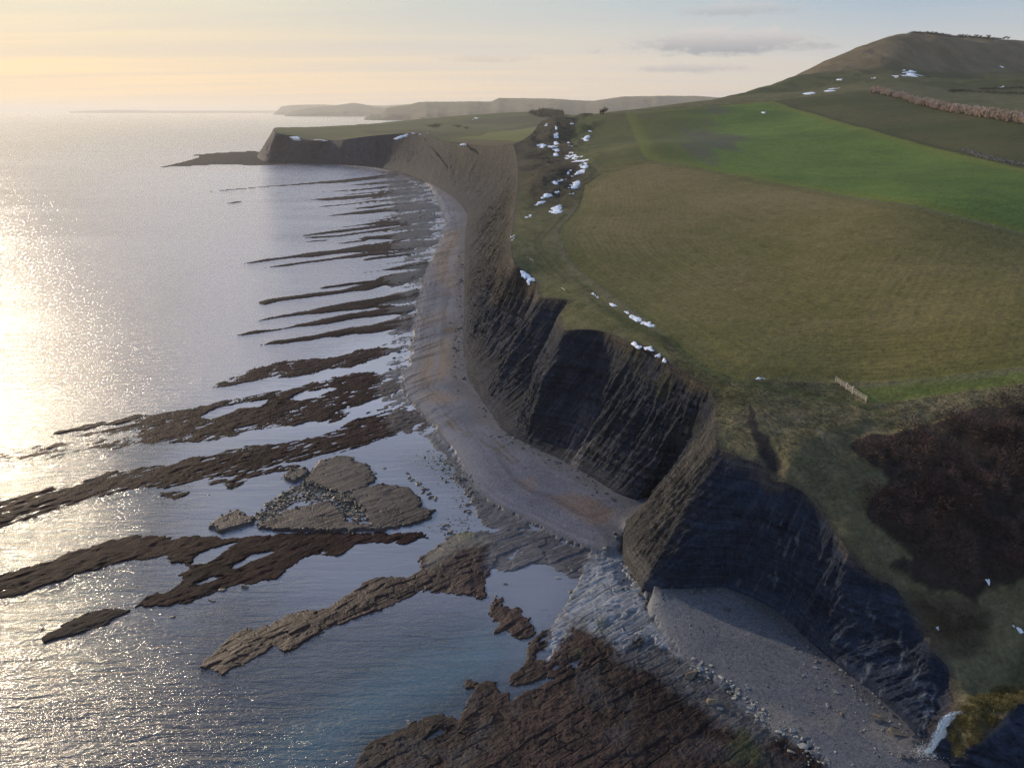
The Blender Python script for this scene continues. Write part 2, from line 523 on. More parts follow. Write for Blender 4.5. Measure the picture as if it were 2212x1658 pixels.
def mat_leafy(name, c1, c2, scale=.4):
    """twigs and blades: colour varies by place"""
    m, b = new_mat(name)
    p = b.pos()
    col = b.mix(b.ramp(b.noise(p, scale, 4, .6), [(.3, 0.0), (.7, 1.0)]), c1, c2)
    col = b.mix(b.ramp(b.noise(p, scale * 9, 3, .6), [(.35, .0), (.7, .55)]), col, b.mix(1.0, col, (.45, .45, .45), 'MULTIPLY'))
    bs = b.n('ShaderNodeBsdfPrincipled', {'Base Color': col, 'Roughness': .9})
    bs.inputs['Specular IOR Level'].default_value = .1
    o = b.n('ShaderNodeOutputMaterial'); b.t.links.new(bs.outputs[0], o.inputs[0])
    return m


def mat_hills():
    m, b = new_mat("far_hill_pasture")
    p = b.pos()
    n = b.noise(p, .0016, 4, .6); n2 = b.noise(p, .009, 5, .65)
    col = b.mix(b.ramp(n, [(.4, 0.0), (.6, 1.0)]), (.055, .058, .030), (.105, .098, .050))
    col = b.mix(b.ramp(n2, [(.45, 0.0), (.62, .8)]), col, (.040, .040, .028))
    bmp = b.n('ShaderNodeBump', {'Strength': 1.0, 'Distance': 18.0, 'Height': n2})
    bs = b.n('ShaderNodeBsdfPrincipled', {'Base Color': col, 'Roughness': .95, 'Normal': bmp})
    bs.inputs['Specular IOR Level'].default_value = .1
    o = b.n('ShaderNodeOutputMaterial'); b.t.links.new(bs.outputs[0], o.inputs[0])
    return m


M_GROUND, M_CLIFF, M_SHORE, M_SEA, M_HILL = mat_ground(), mat_cliff(), mat_shore(), mat_sea(), mat_hills()
M_SNOW = mat_simple("old_snow", (.62, .65, .70), (.80, .82, .85), 1.2, .6, .08, .3)
M_ROCKP = mat_simple("pale_limestone", (.24, .225, .20), (.42, .40, .36), 2.2, .8, .08)
M_ROCKD = mat_simple("wet_dark_ledge_stone", (.060, .054, .048), (.135, .120, .100), 2.4, .55, .08, .4)
M_ROCKB = mat_simple("brown_ledge_stone", (.13, .10, .07), (.24, .19, .13), 2.0, .8, .10)
M_WOOD = mat_simple("weathered_timber", (.34, .30, .24), (.50, .44, .35), 6.0, .8, .01)
M_BARK = mat_simple("bark", (.045, .038, .032), (.085, .072, .058), 5.0, .9, .03)
M_TWIG = mat_leafy("dark_bare_twigs", (.040, .034, .028), (.072, .060, .046), .05)
M_TANTWIG = mat_leafy("tan_bare_twigs", (.46, .35, .28), (.68, .54, .44), .04)
M_SCRUB = mat_leafy("bramble_and_thorn", (.055, .036, .036), (.165, .108, .088), .12)
M_SCRUBT = mat_leafy("dead_bracken", (.075, .052, .038), (.125, .092, .066), .2)
M_TUFT = mat_leafy("dry_grass_blades", (.115, .105, .058), (.21, .185, .115), .3)
M_GORSE = mat_leafy("gorse_leaf", (.15, .13, .05), (.30, .25, .11), .7)
M_WIRE = mat_simple("galvanised_wire", (.20, .20, .20), (.3, .3, .3), 3, .5, .0, .5)
# ------------------------------------------------------------------ coast stations: foot (u,v,z), top (u,v,z), inward mid offset
ST_ = [  # far headland first, waterfall last
 (567,345,2, 592,284,51, 0),(600,349,2, 633,294,44, 0),(650,351,2, 674,304,38, 0),(700,352,2, 711,303,38, 0),
 (752,355,2, 752,300,42, 0),(820,361,2, 820,291,50, 3),(885,376,2.5, 905,287,55, 5),(945,403,3, 956,303,51, 4),
 (985,430,3, 1041,313,52, 6),(1010,462,3, 1106,312,58, 6),(1006,495,3, 1118,365,50, 4),(1004,540,3, 1117,405,46, 3),
 (1003,600,3, 1109,470,42.5, 1),(1003,660,3, 1103,530,40, 0),(1001,720,3, 1108,562,38, -1),(1002,760,3, 1116,576,37, 0),
 (1012,815,3, 1140,590,35.5, 3.5),(1030,845,3, 1157,606,34.5, 4.5),(1045,868,3, 1166,642,33, -1),
 (1062,890,3, 1200,645,33.5, 0.5),(1085,925,3, 1229,648,34, 5.5),(1110,942,3, 1207,680,31.5, -1.5),
 (1135,955,3, 1218,713,31.5, -1.5),(1165,970,3, 1259,711,32.5, 1),(1200,985,3, 1304,716,33, 2),
 (1245,1010,3, 1356,737,33, 1),(1290,1035,3, 1412,755,33, 0),(1330,1062,3, 1460,793,32, 1.5),
 (1375,1078,3, 1500,815,31.8, 2),(1402,1072,3, 1532,838,31.3, 2),(1392,1092,3, 1546,872,30.2, 0.5),
 (1352,1125,2.6, 1547,920,29.2, 0),(1350,1198,2.2, 1545,960,28, -0.5),(1390,1262,2.2, 1549,967,27.7, -0.4),
 (1430,1278,2.2, 1600,985,27.6, 0),(1500,1275,2.4, 1645,1003,27, 0.8),(1560,1270,2.6, 1674,1042,25, 1.6),
 (1625,1290,2.8, 1722,1052,25.4, 0.2),(1690,1325,3, 1762,1087,24, 0.3),(1735,1370,3, 1800,1140,22, 0.3),
 (1770,1400,3, 1835,1195,20, 0.3),(1830,1450,3, 1880,1240,17, 0.2),(1885,1490,3, 1935,1275,15.5, 0.2),
 (1940,1540,3, 1985,1340,13, 0),(1975,1585,2.6, 2010,1400,11.5, 0),(1990,1622,2.2, 2050,1440,10, 0.3),
 (1988,1638,2.0, 2062,1545,7.5, 0.6),(2003,1646,2.0, 2054,1588,5.5, 0),(2020,1662,1.6, 2058,1640,3.2, 0),
 (2080,1700,1.0, 2121,1601,7, 0),(2150,1740,1.0, 2163,1555,9.5, 0),(2280,1790,1.0, 2214,1508,11, 0),
 (2460,1850,1.0, 2340,1430,13, 0)]
st = np.array(ST_, float)
FOOT = wz(st[:, 0:2], st[:, 2]); TOP = wz(st[:, 3:5], st[:, 5])
FZ, TZ, MO = st[:, 2].copy(), st[:, 5].copy(), st[:, 6].copy()
# the hidden seaward side of the far headland
FOOT = np.vstack([[-440, 2000], [-520, 1700], FOOT]); TOP = np.vstack([[-380, 2000], [-470, 1690], TOP])
FZ = np.concatenate([[2, 2], FZ]); TZ = np.concatenate([[52, 52], TZ]); MO = np.concatenate([[0, 0], MO])
NS = len(FZ)
I_SPLIT = 11                     # station (far hill flank) where the far ground hands over to the near ground

# ---- control points: (u, v, distance)
NEAR_Y = [(1177,265,850),(1230,254,960),(1300,246,1000),(1400,233,1000),(1480,222,1000),(1560,213,1000),
 (1575,209,1150),(1640,190,1250),(1712,170,1350),(1780,153,1450),(1834,117,1550),(1880,97,1580),(1924,82,1600),
 (1970,80,1600),(2038,79,1620),(2140,91,1600),(2212,94,1600),(2320,98,1600),
 (1800,158,1400),(1895,156,1370),(1918,133,1420),(1945,105,1500),(1850,124,1500),(2005,140,1440),(2030,112,1510),(2060,145,1450),(2140,128,1500),(2212,150,1440),(2320,153,1440),(1950,86,1740),(2100,93,1740),(2212,98,1740),(1850,118,1700),
 (1900,170,1250),(2050,172,1200),(2212,180,1200),(1700,196,1150),(1780,185,1200),
 (1460,238,880),(1671,218,900),(1882,196,900),(2000,212,830),(2212,262,560),(2320,290,500),(2212,205,1000),(2080,200,1000),
 (1690,250,800),(1700,320,560),(2000,330,500),(2212,340,430),(1500,280,760),
 (1395,348,500),(1380,310,590),(1700,405,380),(2212,505,260),(2330,540,245),(2000,440,300),(2212,640,185),
 (1250,500,300),(1300,400,430),(1250,340,600),(1235,290,800),(1900,500,265),(1400,600,240),(1700,600,230),(1900,700,180),
 (2212,790,145),(2330,800,140),(1600,820,152),(1800,830,150)]
NEAR_Z = [(1835,845,32),(1870,870,31.8),(2212,825,37.2),(2330,820,38.2),(1700,850,31.8),(1620,870,31.3),(1900,940,30),(2000,900,32),(2212,900,34),
 (1800,1000,28),(1720,940,30),(1850,1100,24),(2000,1100,24),(2212,1100,25),(2330,1100,26),(2100,1250,18),(2212,1250,18.5),(1950,1230,18),
 (2100,1350,13.3),(2212,1370,13.3),(2150,1450,9.5),(2212,1440,9.7),(2110,1505,8.2),(2200,1482,8.6),(2330,1440,9.5),
 (2100,1550,8.6),(2150,1530,9.3),(1620,905,30.4),(1660,960,29),(1600,950,29),(1700,1000,28)]
pts = [wy(*c) for c in NEAR_Y]
a = wz([c[:2] for c in NEAR_Z], [c[2] for c in NEAR_Z])
pts += [(a[i, 0], a[i, 1], NEAR_Z[i][2]) for i in range(len(a))]
pts += [(TOP[i, 0], TOP[i, 1], TZ[i]) for i in range(I_SPLIT, NS)]
pts += [(30, 1350, 40), (300, 1400, 60), (200, 2400, 30), (1200, 2400, 60), (2200, 2600, 80), (70, 1150, 55), (-60, 1000, 40)]
pts = np.array(pts)
near_tps = TPS(pts[:, 0], pts[:, 1], pts[:, 2])
FAR_Y = [(618,281,1500),(700,280,1640),(771,273,1780),(854,266,2100),(870,261,2500),(939,256,2700),(1026,251,2800),(1147,248,2800),
 (1195,243,2600),(1216,247,2600),(760,290,1480),(900,280,1500),(1000,283,1600),(1080,285,1400),(1150,283,1300),(1160,272,1900),
 (1050,270,2000),(950,272,2000),(1050,298,1100),(1000,294,1250)]
pts = [wy(*c) for c in FAR_Y] + [(TOP[i, 0], TOP[i, 1], TZ[i]) for i in range(0, I_SPLIT + 1)]
pts += [(150, 900, 52), (300, 1300, 52), (400, 2000, 55), (500, 2800, 75), (900, 2900, 70), (-700, 2600, 10), (0, 3600, 30)]
pts = np.array(pts)
far_tps = TPS(pts[:, 0], pts[:, 1], pts[:, 2])

def catmull(A, s):
    n = len(A)
    i = np.clip(np.floor(s).astype(int), 0, n - 2)
    t = (s - i)
    if A.ndim > 1:
        t = t[:, None]
    p0, p1, p2, p3 = A[np.maximum(i - 1, 0)], A[i], A[i + 1], A[np.minimum(i + 2, n - 1)]
    m1, m2 = (p2 - p0) * .42, (p3 - p1) * .42
    return (2 * t**3 - 3 * t**2 + 1) * p1 + (t**3 - 2 * t**2 + t) * m1 + (-2 * t**3 + 3 * t**2) * p2 + (t**3 - t**2) * m2


def mixs(A, s):
    i = np.clip(np.floor(s).astype(int), 0, len(A) - 2); t = s - i
    w = np.where((s > 31) & (s < 39), .12, np.where(s > 17, .45, 1.0))
    if A.ndim > 1:
        t, w = t[:, None], w[:, None]
    return w * catmull(A, s) + (1 - w) * (A[i] * (1 - t) + A[i + 1] * t)


# ------------------------------------------------------------------ land regions (photo outlines laid on the ground)
N_RIM = mixs(TOP, np.linspace(I_SPLIT, NS - 1, (NS - 1 - I_SPLIT) * 7 + 1))
F_RIM = mixs(TOP, np.linspace(0, I_SPLIT, I_SPLIT * 7 + 1))
NTOP = np.vstack([TOP[I_SPLIT:], [(400, 40), (2600, 700), (2600, 2600), (100, 2600), (60, 1300), (42, 960), (30, 880), (18, 780)]])
FTOP = np.vstack([TOP[:I_SPLIT + 1], [(8, 780), (22, 920), (60, 1060), (700, 1200), (700, 3500), (-500, 3500)]])


NTAIL = [(400, 40), (2600, 700), (2600, 2600), (100, 2600), (60, 1300), (42, 960), (30, 880), (18, 780)]
FTAIL = [(8, 780), (22, 920), (60, 1060), (700, 1200), (700, 3500), (-500, 3500)]


def trim_to_rim(x, y, d, cell, rim, tail):
    """signed distance to the true cliff rim near it; points just outside are moved onto the rim"""
    m = np.abs(d) < 9 + cell * 3
    poly = np.vstack([rim, tail])
    px, py = x[m], y[m]
    best = np.full(px.shape, 1e18); bx, by = px.copy(), py.copy(); ins = np.zeros(px.shape, bool)
    n = len(poly)
    for i in range(n):
        x0, y0 = poly[i]; x1, y1 = poly[(i + 1) % n]
        ex, ey = x1 - x0, y1 - y0
        t = np.clip(((px - x0) * ex + (py - y0) * ey) / (ex * ex + ey * ey + 1e-12), 0, 1)
        qx, qy = x0 + t * ex, y0 + t * ey
        dd = (px - qx) ** 2 + (py - qy) ** 2
        u = dd < best
        best = np.where(u, dd, best); bx = np.where(u, qx, bx); by = np.where(u, qy, by)
        if y0 != y1:
            ins ^= ((y0 > py) != (y1 > py)) & (px < ex * (py - y0) / (y1 - y0) + x0)
    dn = np.sqrt(best); d = d.copy(); d[m] = np.where(ins, dn, -dn)
    out = ~ins & (dn < cell[m] * 1.5)
    xi, yi = x.copy(), y.copy()
    xi[m] = np.where(out, bx, px); yi[m] = np.where(out, by, py)
    return xi, yi, d


def near_rough(x, y):
    """0..1: tussocky, slumped ground (undercliff, valley sides, hill scarp) against smooth fields"""
    th = x / y
    under = sstep(0.13, 0.075, th) * sstep(.004, .03, th) * sstep(310, 420, y) * sstep(1250, 950, y)
    valley = sstep(147, 135, y) * sstep(.2, .3, th)
    hill = sstep(980, 1150, y)
    return under, valley, hill


def near_z(x, y):
    z = near_tps(x, y)
    un, va, hi = near_rough(x, y)
    z = z + un * 4.5 * fbm(x / 22, y / 50, 4, 3) + hi * (7.0 * fbm(x / 110, y / 150, 4, 5) + 4.5 * (.5 - np.abs(fbm(x / 45, y / 90, 4, 8))))
    z = z + va * 0.5 * fbm(x / 5, y / 5, 3, 9) + 0.5 * fbm(x / 40, y / 40, 2, 11) * sstep(180, 320, y)
    z = z + 0.10 * fbm(x / 1.6, y / 1.6, 3, 12)
    return z


def far_z(x, y):
    return far_tps(x, y) + 1.2 * fbm(x / 60, y / 90, 3, 21)


def hit(uv, zf=near_z, y0=70, y1=2300, n=900):
    """where the view ray through a photo point meets the ground"""
    d = ray(uv)
    out = np.zeros((len(d), 3))
    ys = np.geomspace(y0, y1, n)
    for i, r in enumerate(d):
        t = ys / r[1]
        z = H + r[2] * t
        g = zf(r[0] * t, ys)
        k = np.where(z < g)[0]
        j = k[0] if len(k) else n - 1
        if j > 0:
            a, b = z[j - 1] - g[j - 1], z[j] - g[j]
            y = ys[j - 1] + (ys[j] - ys[j - 1]) * np.clip(a / (a - b + 1e-9), 0, 1)
        else:
            y = ys[0]
        out[i] = (r[0] * y / r[1], y, 0)
    out[:, 2] = zf(out[:, 0], out[:, 1])
    return out


def gpoly(c, pl, zf=near_z, **kw):
    return hit(P(c, pl), zf, **kw)[:, :2]


G_BIG = gpoly('P', [(1248,452),(1262,400),(1300,375),(1396,349),(1500,362),(1600,382),(1760,412),(1900,438),(2060,470),(2212,508),(2330,540),
                    (2330,800),(2212,792),(2080,808),(1950,820),(1800,823),(1600,820),(1540,800),(1480,760),(1400,690),(1300,620),(1230,560),(1205,500)])
G_GREEN = gpoly('P', [(1398,346),(1381,323),(1375,302),(1363,273),(1351,247),(1400,241),(1460,236),(1560,228),(1671,219),(1760,246),(1900,286),(2050,326),(2212,364),(2330,395),
                      (2330,538),(2212,505),(2060,468),(1900,435),(1760,410),(1600,380),(1500,360)])
G_LEFTF = gpoly('P', [(1398,347),(1381,323),(1375,302),(1363,273),(1351,246),(1250,254),(1230,300),(1240,340),(1275,360),(1290,372)])
G_DARKF = gpoly('P', [(1671,218),(1882,196),(2000,218),(2212,270),(2330,300),(2330,392),(2212,362),(2050,324),(1900,284),(1760,244)])
G_STRIP = gpoly('P', [(1830,832),(2212,795),(2330,800),(2330,830),(2212,828),(2080,845),(1960,862),(1890,870),(1870,865)])
G_SCRUB = gpoly('C3', [(1821,-250),(1500,-200),(1250,-120),(1000,-90),(900,-40),(930,20),(1080,110),(1130,150),(1020,250),(980,300),(1020,370),(1130,470),(1220,550),
                       (1110,600),(1200,640),(1330,730),(1560,800),(1640,720),(1821,690),(2100,650),(2100,-250)])
G_SCRUB2 = gpoly('C3', [(1190,700),(1330,760),(1560,800),(1640,830),(1630,1000),(1500,1080),(1380,1070),(1300,990),(1230,880)])
G_KNOLL = gpoly('C3', [(1500,1360),(1560,1300),(1700,1240),(1850,1225),(1850,1290),(1700,1400),(1600,1510),(1480,1600),(1430,1560),(1440,1450)])
G_GULLY = gpoly('C6', [(440,1240),(480,1240),(520,1400),(600,1440),(640,1560),(700,1658),(560,1640),(500,1540),(460,1420)])
G_PATH = gpoly('H4', [(1200,480),(1130,570),(1000,690),(900,800),(880,900),(830,980),(740,1080),(700,1130),(720,1190),(830,1300),(950,1420),(1080,1530),(1250,1640)])
G_PATH2 = gpoly('C5', [(1190,230),(1250,330),(1350,430),(1480,550),(1600,600),(1720,690),(1900,810),(2040,900),(2168,960)])
G_TRACK = gpoly('C5', [(1480,60),(1380,150),(1305,220),(1310,270),(1400,370),(1530,480),(1680,600),(1850,720),(2020,800),(2168,870)])
G_PATH3 = gpoly('C6', [(0,870),(130,1000),(330,1090),(550,1120),(800,1180),(1000,1215),(1130,1235),(1300,1300)])
G_PATH4 = gpoly('C6', [(1180,1235),(1400,1310),(1600,1370),(1750,1470),(1900,1600)])
G_TAN = gpoly('C5', [(1440,680),(1510,600),(1560,640),(1700,700),(1560,770),(1470,775)])


def ground_mesh():
    y = np.geomspace(74, 1900, 860)
    th = np.concatenate([np.linspace(-0.10, 0.9, 740), np.linspace(.92, 1.25, 20)])
    TH, Y = np.meshgrid(th, y)
    X = TH * Y
    x, y = X.ravel(), Y.ravel()
    d = seg_dist(x, y, NTOP)
    cell = .06 + y * .0036
    x, y, d = trim_to_rim(x, y, d, cell, N_RIM, NTAIL)
    keep = d > -1e-6
    far_out = d < -cell * 1.45
    z = np.zeros_like(x)
    z = near_z(x, y)
    f, used = grid_faces(860, 760, ~far_out, True)
    x, y, z, d = x[used], y[used], z[used], d[used]
    n1 = fbm(x / 9, y / 9, 4, 31); n2 = fbm(x / 2.2, y / 2.2, 3, 32); n3 = fbm(x / 60, y / 60, 3, 33)
    un, va, hi = near_rough(x, y)
    # rough grass everywhere first
    col = lerp((0.088, 0.088, 0.034), (0.145, 0.132, 0.064), sstep(-.5, .6, n1 + .5 * n2))
    bump = np.full_like(x, 0.5); rows = np.zeros_like(x); rowc = np.zeros_like(x)
    dry = sstep(-.2, .6, fbm(x / 4, y / 4, 3, 35))
    col = lerp(col, (0.195, 0.165, 0.098), va * (0.5 + .45 * dry))
    # hummocky hill: dull olive, brown scarp
    hcol = lerp((0.050, 0.062, 0.022), (0.085, 0.085, 0.034), sstep(-.4, .5, fbm(x / 70, y / 90, 4, 36)))
    col = lerp(col, hcol, hi)
    scarp = sstep(1360, 1420, y)
    col = lerp(col, lerp((0.115, 0.088, 0.050), (0.175, 0.135, 0.080), sstep(-.5, .5, fbm(x / 22, y / 60, 4, 37))), scarp * .9)
    # undercliff: dark dead bracken and bramble, green ledges
    ucol = lerp((0.032, 0.028, 0.023), (0.080, 0.068, 0.040), sstep(-.45, .5, fbm(x / 16, y / 45, 4, 38)))
    ucol = lerp(ucol, (0.075, 0.080, 0.030), sstep(.15, .5, fbm(x / 20, y / 40, 3, 39) - .8 * sstep(520, 700, y)) * .8)
    unc = sstep(.12, .06, x / y + .02 * n1) * sstep(330, 460, y + 60 * n1) * sstep(1250, 950, y)
    col = lerp(col, ucol, np.maximum(unc, un) * sstep(0.115, 0.075, x / y + 0.02 * n1))
    bump += un
    # fields
    def region(poly, margin=30):
        return sdf(x, y, poly, margin)
    s = region(G_BIG)
    w = sstep(-.6, .9, s + .5 * n2 + .4 * n1 + np.minimum(y * .0006, .4))
    fcol = lerp((0.125, 0.112, 0.036), (0.178, 0.142, 0.060), sstep(-.7, .7, n3 + .35 * n1 + .25 * n2))
    fcol = lerp(fcol, (0.165, 0.128, 0.052), sstep(330, 400, y) * sstep(.22, .12, x / y) * .7)
    fcol = lerp(fcol, (0.085, 0.088, 0.026), sstep(9, 1, s) * .5)
    col = lerp(col, fcol, w); bump = bump * (1 - w) + .22 * w; rows = np.maximum(rows, w); rowc = np.where(s > -3, s, rowc)
    s = region(G_LEFTF)
    w = sstep(-2, 2, s + n1)
    col = lerp(col, lerp((0.070, 0.078, 0.026), (0.10, 0.10, 0.036), sstep(-.5, .5, n3 + .4 * n1)), w)
    col = lerp(col, (0.115, 0.105, 0.036), w * sstep(520, 490, y)); rows = np.maximum(rows, w * .8)
    rowc = np.where(s > -3, x * .98 - y * .02, rowc); bump = bump * (1 - w) + .25 * w
    s = region(G_GREEN)
    w = sstep(-.8, .8, s + .5 * n2)
    gcol = lerp((0.074, 0.122, 0.024), (0.108, 0.166, 0.031), sstep(-.6, .6, n3 + .4 * n1))
    gcol = lerp(lerp((0.062, 0.072, 0.024), (0.084, 0.092, 0.028), sstep(-.5, .5, n3)), gcol, sstep(.165, .27, x / y + .02 * n3))
    gcol = lerp(gcol, (0.125, 0.145, 0.028), sstep(16, 2, s) * .8)
    plough = sstep(.2, .75, fbm(x / 24, y / 90, 3, 41) + .9 * np.exp(-((x / y - .235) / .035) ** 2 - ((y - 640) / 130) ** 2))
    gcol = lerp(gcol, (0.085, 0.083, 0.062), plough * .8 * sstep(.33, .26, x / y))
    col = lerp(col, gcol, w); bump = bump * (1 - w) + .16 * w; rows *= (1 - w * .6)
    s = region(G_DARKF)
    w = sstep(-1, 1, s + .5 * n2)
    dcol = lerp((0.052, 0.063, 0.022), (0.078, 0.076, 0.032), sstep(-.5, .5, n3 + .3 * n1))
    col = lerp(col, dcol, w); bump = bump * (1 - w) + .2 * w
    # thin hedge lines of darker growth between the fields
    edge = np.abs(region(G_DARKF)); col = lerp(col, (0.035, 0.042, 0.018), sstep(3.5, 1.0, edge + n2) * .6)
    s = region(G_STRIP)
    w = sstep(-.4, .5, s + .4 * n2)
    col = lerp(col, lerp((0.075, 0.100, 0.028), (0.105, 0.125, 0.036), sstep(-.5, .5, n1)), w); rows = np.maximum(rows, w * .7)
    rowc = np.where(s > -.5, s, rowc); bump = bump * (1 - w) + .35 * w
    # pale dead grass between cliff and field, dark fence line
    s = region(G_BIG, 20)
    fl = sstep(2.2, .6, np.abs(s + 1.5)) * sstep(430, 300, y)
    col = lerp(col, (0.155, 0.135, 0.085), fl * (.35 + .4 * dry))
    s = region(G_SCRUB)
    w = sstep(-.6, .8, s + n1)
    w = sstep(-.2, .5, s + .8 * n1 + .8 * n2)
    col = lerp(col, (0.058, 0.045, 0.038), w); bump += w * .6
    w = sstep(-.6, .8, region(G_SCRUB2) + n1)
    col = lerp(col, (0.080, 0.058, 0.042), w * .8)
    w = sstep(-.5, .5, region(G_GULLY) + .7 * n2 + .3 * n1)
    col = lerp(col, (0.030, 0.027, 0.026), w)
    # worn paths
    for pl, wd, c in ((G_TRACK, 1.3, (0.055, 0.066, 0.024)), (G_PATH2, .45, (0.125, 0.125, 0.055)), (G_PATH3, .8, (0.055, 0.072, 0.022)), (G_PATH4, .25, (0.11, 0.095, 0.06)), (G_PATH, .8, (0.13, 0.11, 0.055))):
        dd = seg_dist(x, y, pl, closed=False) + .25 * n2
        col = lerp(col, c, sstep(wd * 1.7, wd * .6, dd) * .75)
    # bare soil lip along the cliff edge
    col = lerp(col, (0.075, 0.066, 0.052), sstep(1.0, 0.0, d + .5 * n2 - .2) * .8)
    o = mesh_obj('ground', np.stack([x, y, z], 1), f, M_GROUND, {'albedo': col, 'bumpk': bump, 'rows': rows, 'rowc': rowc})
    return kind(o, 'structure')


def far_ground_mesh():
    nr, nc = 420, 520
    y = np.geomspace(700, 3300, nr); th = np.linspace(-.36, .24, nc)
    TH, Y = np.meshgrid(th, y)
    x, y = (TH * Y).ravel(), Y.ravel()
    d = seg_dist(x, y, FTOP)
    cell = .1 + y * .0028
    x, y, d = trim_to_rim(x, y, d, cell, F_RIM, FTAIL)
    z = far_z(x, y)
    f, used = grid_faces(nr, nc, d >= -cell * 1.45, True)
    x, y, z, d = x[used], y[used], z[used], d[used]
    n = fbm(x / 60, y / 90, 4, 51)
    col = lerp((0.070, 0.084, 0.030), (0.095, 0.098, 0.038), sstep(-.4, .4, n))
    br = gpoly('P', [(985,300),(1100,282),(1165,270),(1160,300),(1120,306),(1060,302)], far_z, y0=700, y1=3300)
    col = lerp(col, (0.150, 0.150, 0.046), sstep(-6, 6, sdf(x, y, br, 60)))
    tanp = gpoly('P', [(985,301),(1060,303),(1120,307),(1110,314),(1041,313),(990,311)], far_z, y0=700, y1=3300)
    col = lerp(col, (0.120, 0.092, 0.050), sstep(-6, 6, sdf(x, y, tanp, 60)))
    for pl in ([(990,262),(1060,256),(1140,250),(1195,246),(1214,252),(1190,262),(1100,268),(1020,268)], [(1060,282),(1180,262),(1185,268),(1130,278),(1070,284)],
               [(780,283),(900,280),(1000,288),(960,296),(880,286),(800,289)]):
        col = lerp(col, (0.062, 0.058, 0.040), .8 * sstep(-8, 8, sdf(x, y, gpoly('P', pl, far_z, y0=700, y1=3300), 80) + 8 * n))
    col = lerp(col, (0.06, 0.055, 0.044), sstep(9, 0, d + 6 * n) * .7)
    o = mesh_obj('headland', np.stack([x, y, z], 1), f, M_GROUND, {'albedo': col, 'bumpk': np.full_like(x, .3), 'rows': x * 0, 'rowc': x * 0})
    return kind(o, 'structure')


